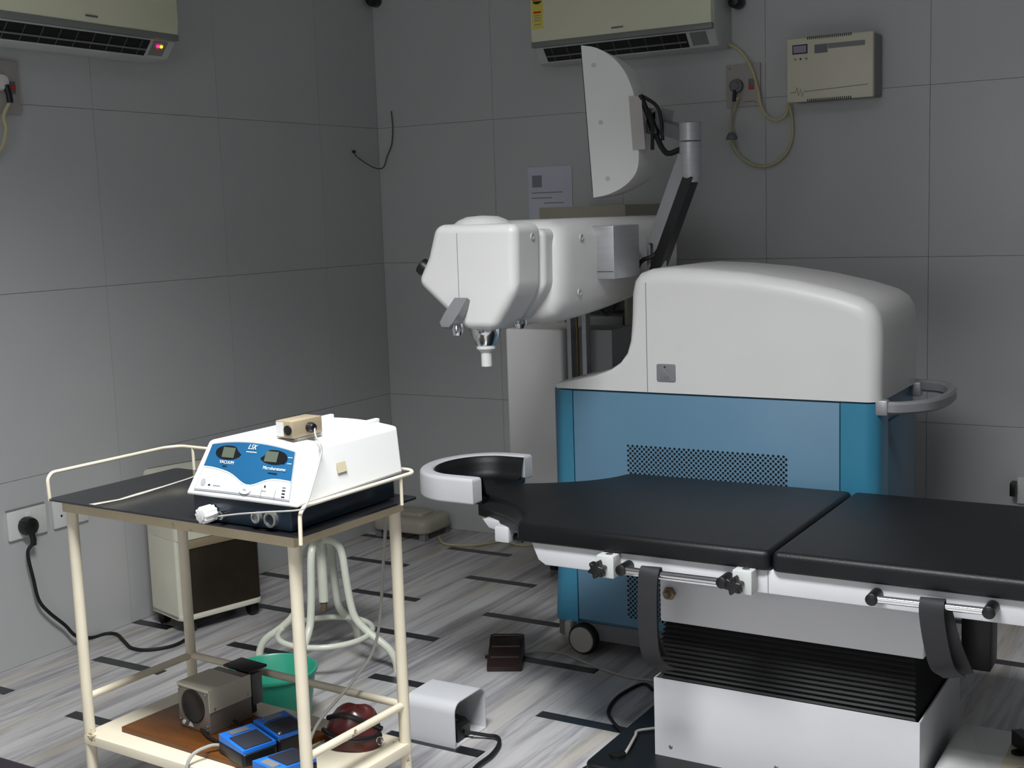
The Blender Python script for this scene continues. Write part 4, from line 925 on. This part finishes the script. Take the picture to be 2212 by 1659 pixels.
finish(lathe(nb(), [(.024, 0), (.027, -.012), (.025, -.026), (.016, -.028), (.015, -.034), (0, -.034)], (1.731, -.012, 1.888), 'y', 22), 'round_plug', M_greyskirt, sp)
finish(tube(nb(), [(1.729, -.034, 1.878), (1.728, -.038, 1.855), (1.727, -.040, 1.83)], .0075, 10), 'plug_tail', M_black, sp)
rk_ = finish(box(nb(), (1.776, -.016, 1.872), (1.797, -.011, 1.912), .001), 'rocker_switch', M_greyskirt, sp)
finish(box(nb(), (1.777, -.018, 1.874), (1.796, -.0158, 1.884)), 'red_mark', M_red, rk_)
finish(box(nb(), (1.76, -.0125, 1.826), (1.80, -.0118, 1.829)), 'maker_mark', M_greyskirt, sp)
for x, z in ((1.70, 1.955), (1.805, 1.823)): finish(lathe(nb(), [(.0035, 0), (.0035, -.002), (0, -.002)], (x, -.012, z), 'y', 8), 'screw', M_rust, sp)
hp_ = thing('hanging_plug_cap', 'small grey cap hanging on a short cord below the wall socket', 'plug cap', (1.722, -.056, 1.69))
finish(tube(nb(), [(1.724, -.058, 1.83), (1.722, -.056, 1.77), (1.722, -.056, 1.715)], .0025, 6), 'cord', M_greycord, hp_)
finish(lathe(nb(), [(.006, .028), (.012, .026), (.019, .014), (.021, .008), (.021, 0), (0, 0)], (1.722, -.056, 1.686), 'z', 18), 'cap', M_greyskirt, hp_)

ls = thing('wall_socket', 'greyed wall socket with red switch under the left air conditioner', 'socket', (0, -2.01, 1.80))
finish(box(nb(), (.001, -2.085, 1.803), (.012, -1.936, 1.973), .002), 'plate', M_plateg, ls)
rk_ = finish(box(nb(), (.011, -1.974, 1.868), (.016, -1.955, 1.906), .001), 'rocker_switch', M_greyskirt, ls)
finish(box(nb(), (.0158, -1.973, 1.882), (.018, -1.956, 1.894)), 'red_mark', M_red, rk_)
finish(lathe(nb(), [(.027, 0), (.028, .015), (.022, .032), (0, .034)], (.012, -2.022, 1.90), 'x', 20), 'round_plug', M_plate, ls)
finish(tube(nb(), [(.04, -2.01, 1.89), (.045, -2.005, 1.86), (.045, -2.003, 1.835)], .010, 10), 'plug_tail', M_black, ls)
wire('plug_cord', M_cord, [Vector((.045, -2.004, 1.84))]+[px(u, v, .03) for u, v in ((8, 250), (13, 275), (10, 300), (0, 325), (-30, 345))], .006, ls)

s1 = thing('wall_socket', 'low white wall socket plate with a big black plug, lower left wall', 'socket', (0, -2.046, .425))
finish(box(nb(), (.001, -2.122, .424), (.012, -1.972, .520), .002), 'plate', M_plate, s1)
finish(box(nb(), (.012, -2.055, .478), (.014, -2.03, .508), .0008), 'switch', M_cons, s1)
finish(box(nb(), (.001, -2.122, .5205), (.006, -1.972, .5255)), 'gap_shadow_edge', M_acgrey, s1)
pg = finish(lathe(nb(), [(.030, 0), (.032, .012), (.028, .032), (.015, .038), (0, .038)], (.012, -2.058, .464), 'x', 20), 'plug', M_black, s1)
finish(box(nb(), (.012, -2.085, .445), (.04, -2.06, .488), .006), 'plug_grip', M_black, pg)
finish(tube(nb(), [(.035, -2.056, .45), (.038, -2.052, .42), (.034, -2.050, .40)], .010, 10), 'plug_tail', M_black, pg)
s2 = thing('wall_socket', 'low white three-pin wall socket partly behind the left trolley leg', 'socket', (0, -1.868, .425))
finish(box(nb(), (.001, -1.942, .424), (.012, -1.798, .520), .002), 'plate', M_plate, s2)
for y, z in ((-1.90, .494), (-1.912, .464), (-1.888, .464)): finish(lathe(nb(), [(.0042, 0), (.0042, .0008), (0, .0008)], (.012, y, z), 'x', 10), 'pin_hole', M_black, s2)
wire('power_cable', M_rubber, [Vector((.034, -2.050, .405))]+[px(u, v, .03) for u, v in ((60, 1195), (72, 1250), (84, 1296), (105, 1322), (140, 1350), (165, 1374))]+[pz(u, v, .006) for u, v in ((200, 1377), (228, 1369), (252, 1370), (268, 1385), (285, 1400), (320, 1404), (370, 1396), (400, 1382), (415, 1366), (418, 1352))], .006, ck)
s3 = thing('wall_socket', 'white wall socket with a black plug low on the back wall at the right edge', 'socket', (2.84, 0, .34))
finish(box(nb(), (2.768, -.014, .345), (2.92, -.001, .44), .002), 'plate', M_plate, s3)
finish(box(nb(), (2.748, -.05, .375), (2.768, -.001, .425), .004), 'plug', M_black, s3)

pp = solo(box(nb(), (.785, -.004, 1.40), (.996, -.001, 1.625)), 'notice_sheet', M_paper, 'white printed paper notice taped to the back wall', 'paper', None, (.89, 0, 1.5))
finish(box(nb(), (.805, -.0046, 1.54), (.852, -.004, 1.59)), 'printed_box', M_print, pp)
for k, (xa_, xb2) in enumerate(((.80, .95), (.80, .90), (.86, .955))): finish(box(nb(), (xa_, -.0046, 1.515-.022*k), (xb2, -.004, 1.519-.022*k)), 'printed_line', M_print, pp)
for nm, x, z, lab in (('pipe_stub', .034, 2.395, 'dark pipe end poking out high in the room corner'), ('pipe_stub', 1.738, 2.20, 'black pipe end beside the right end of the back air conditioner')):
    solo(lathe(nb(), [(.022, 0), (.027, -.01), (.026, -.05), (.018, -.066), (0, -.07)], (x, -.001, z), 'y', 20), nm, M_black, lab, 'pipe', None, (x, 0, z))
cw = thing('corner_wire', 'thin brown wire loop drooping across the room corner', 'wire', (.03, -.05, 1.7))
finish(tube(nb(), [px(762, 328, .006), px(775, 342, .02), Vector((.035, -.09, 1.66)), Vector((.05, -.04, 1.66))]+[py(u, v, -.012) for u, v in ((836, 338), (846, 312), (848, 275), (845, 240))], .0028, 6, 6), 'wire', mat('brown_wire', (.34, .31, .24), .6), cw)
finish(lathe(nb(), [(.007, 0), (.007, .012), (0, .014)], px(762, 328, .0), 'x', 10), 'hook', M_black, cw)
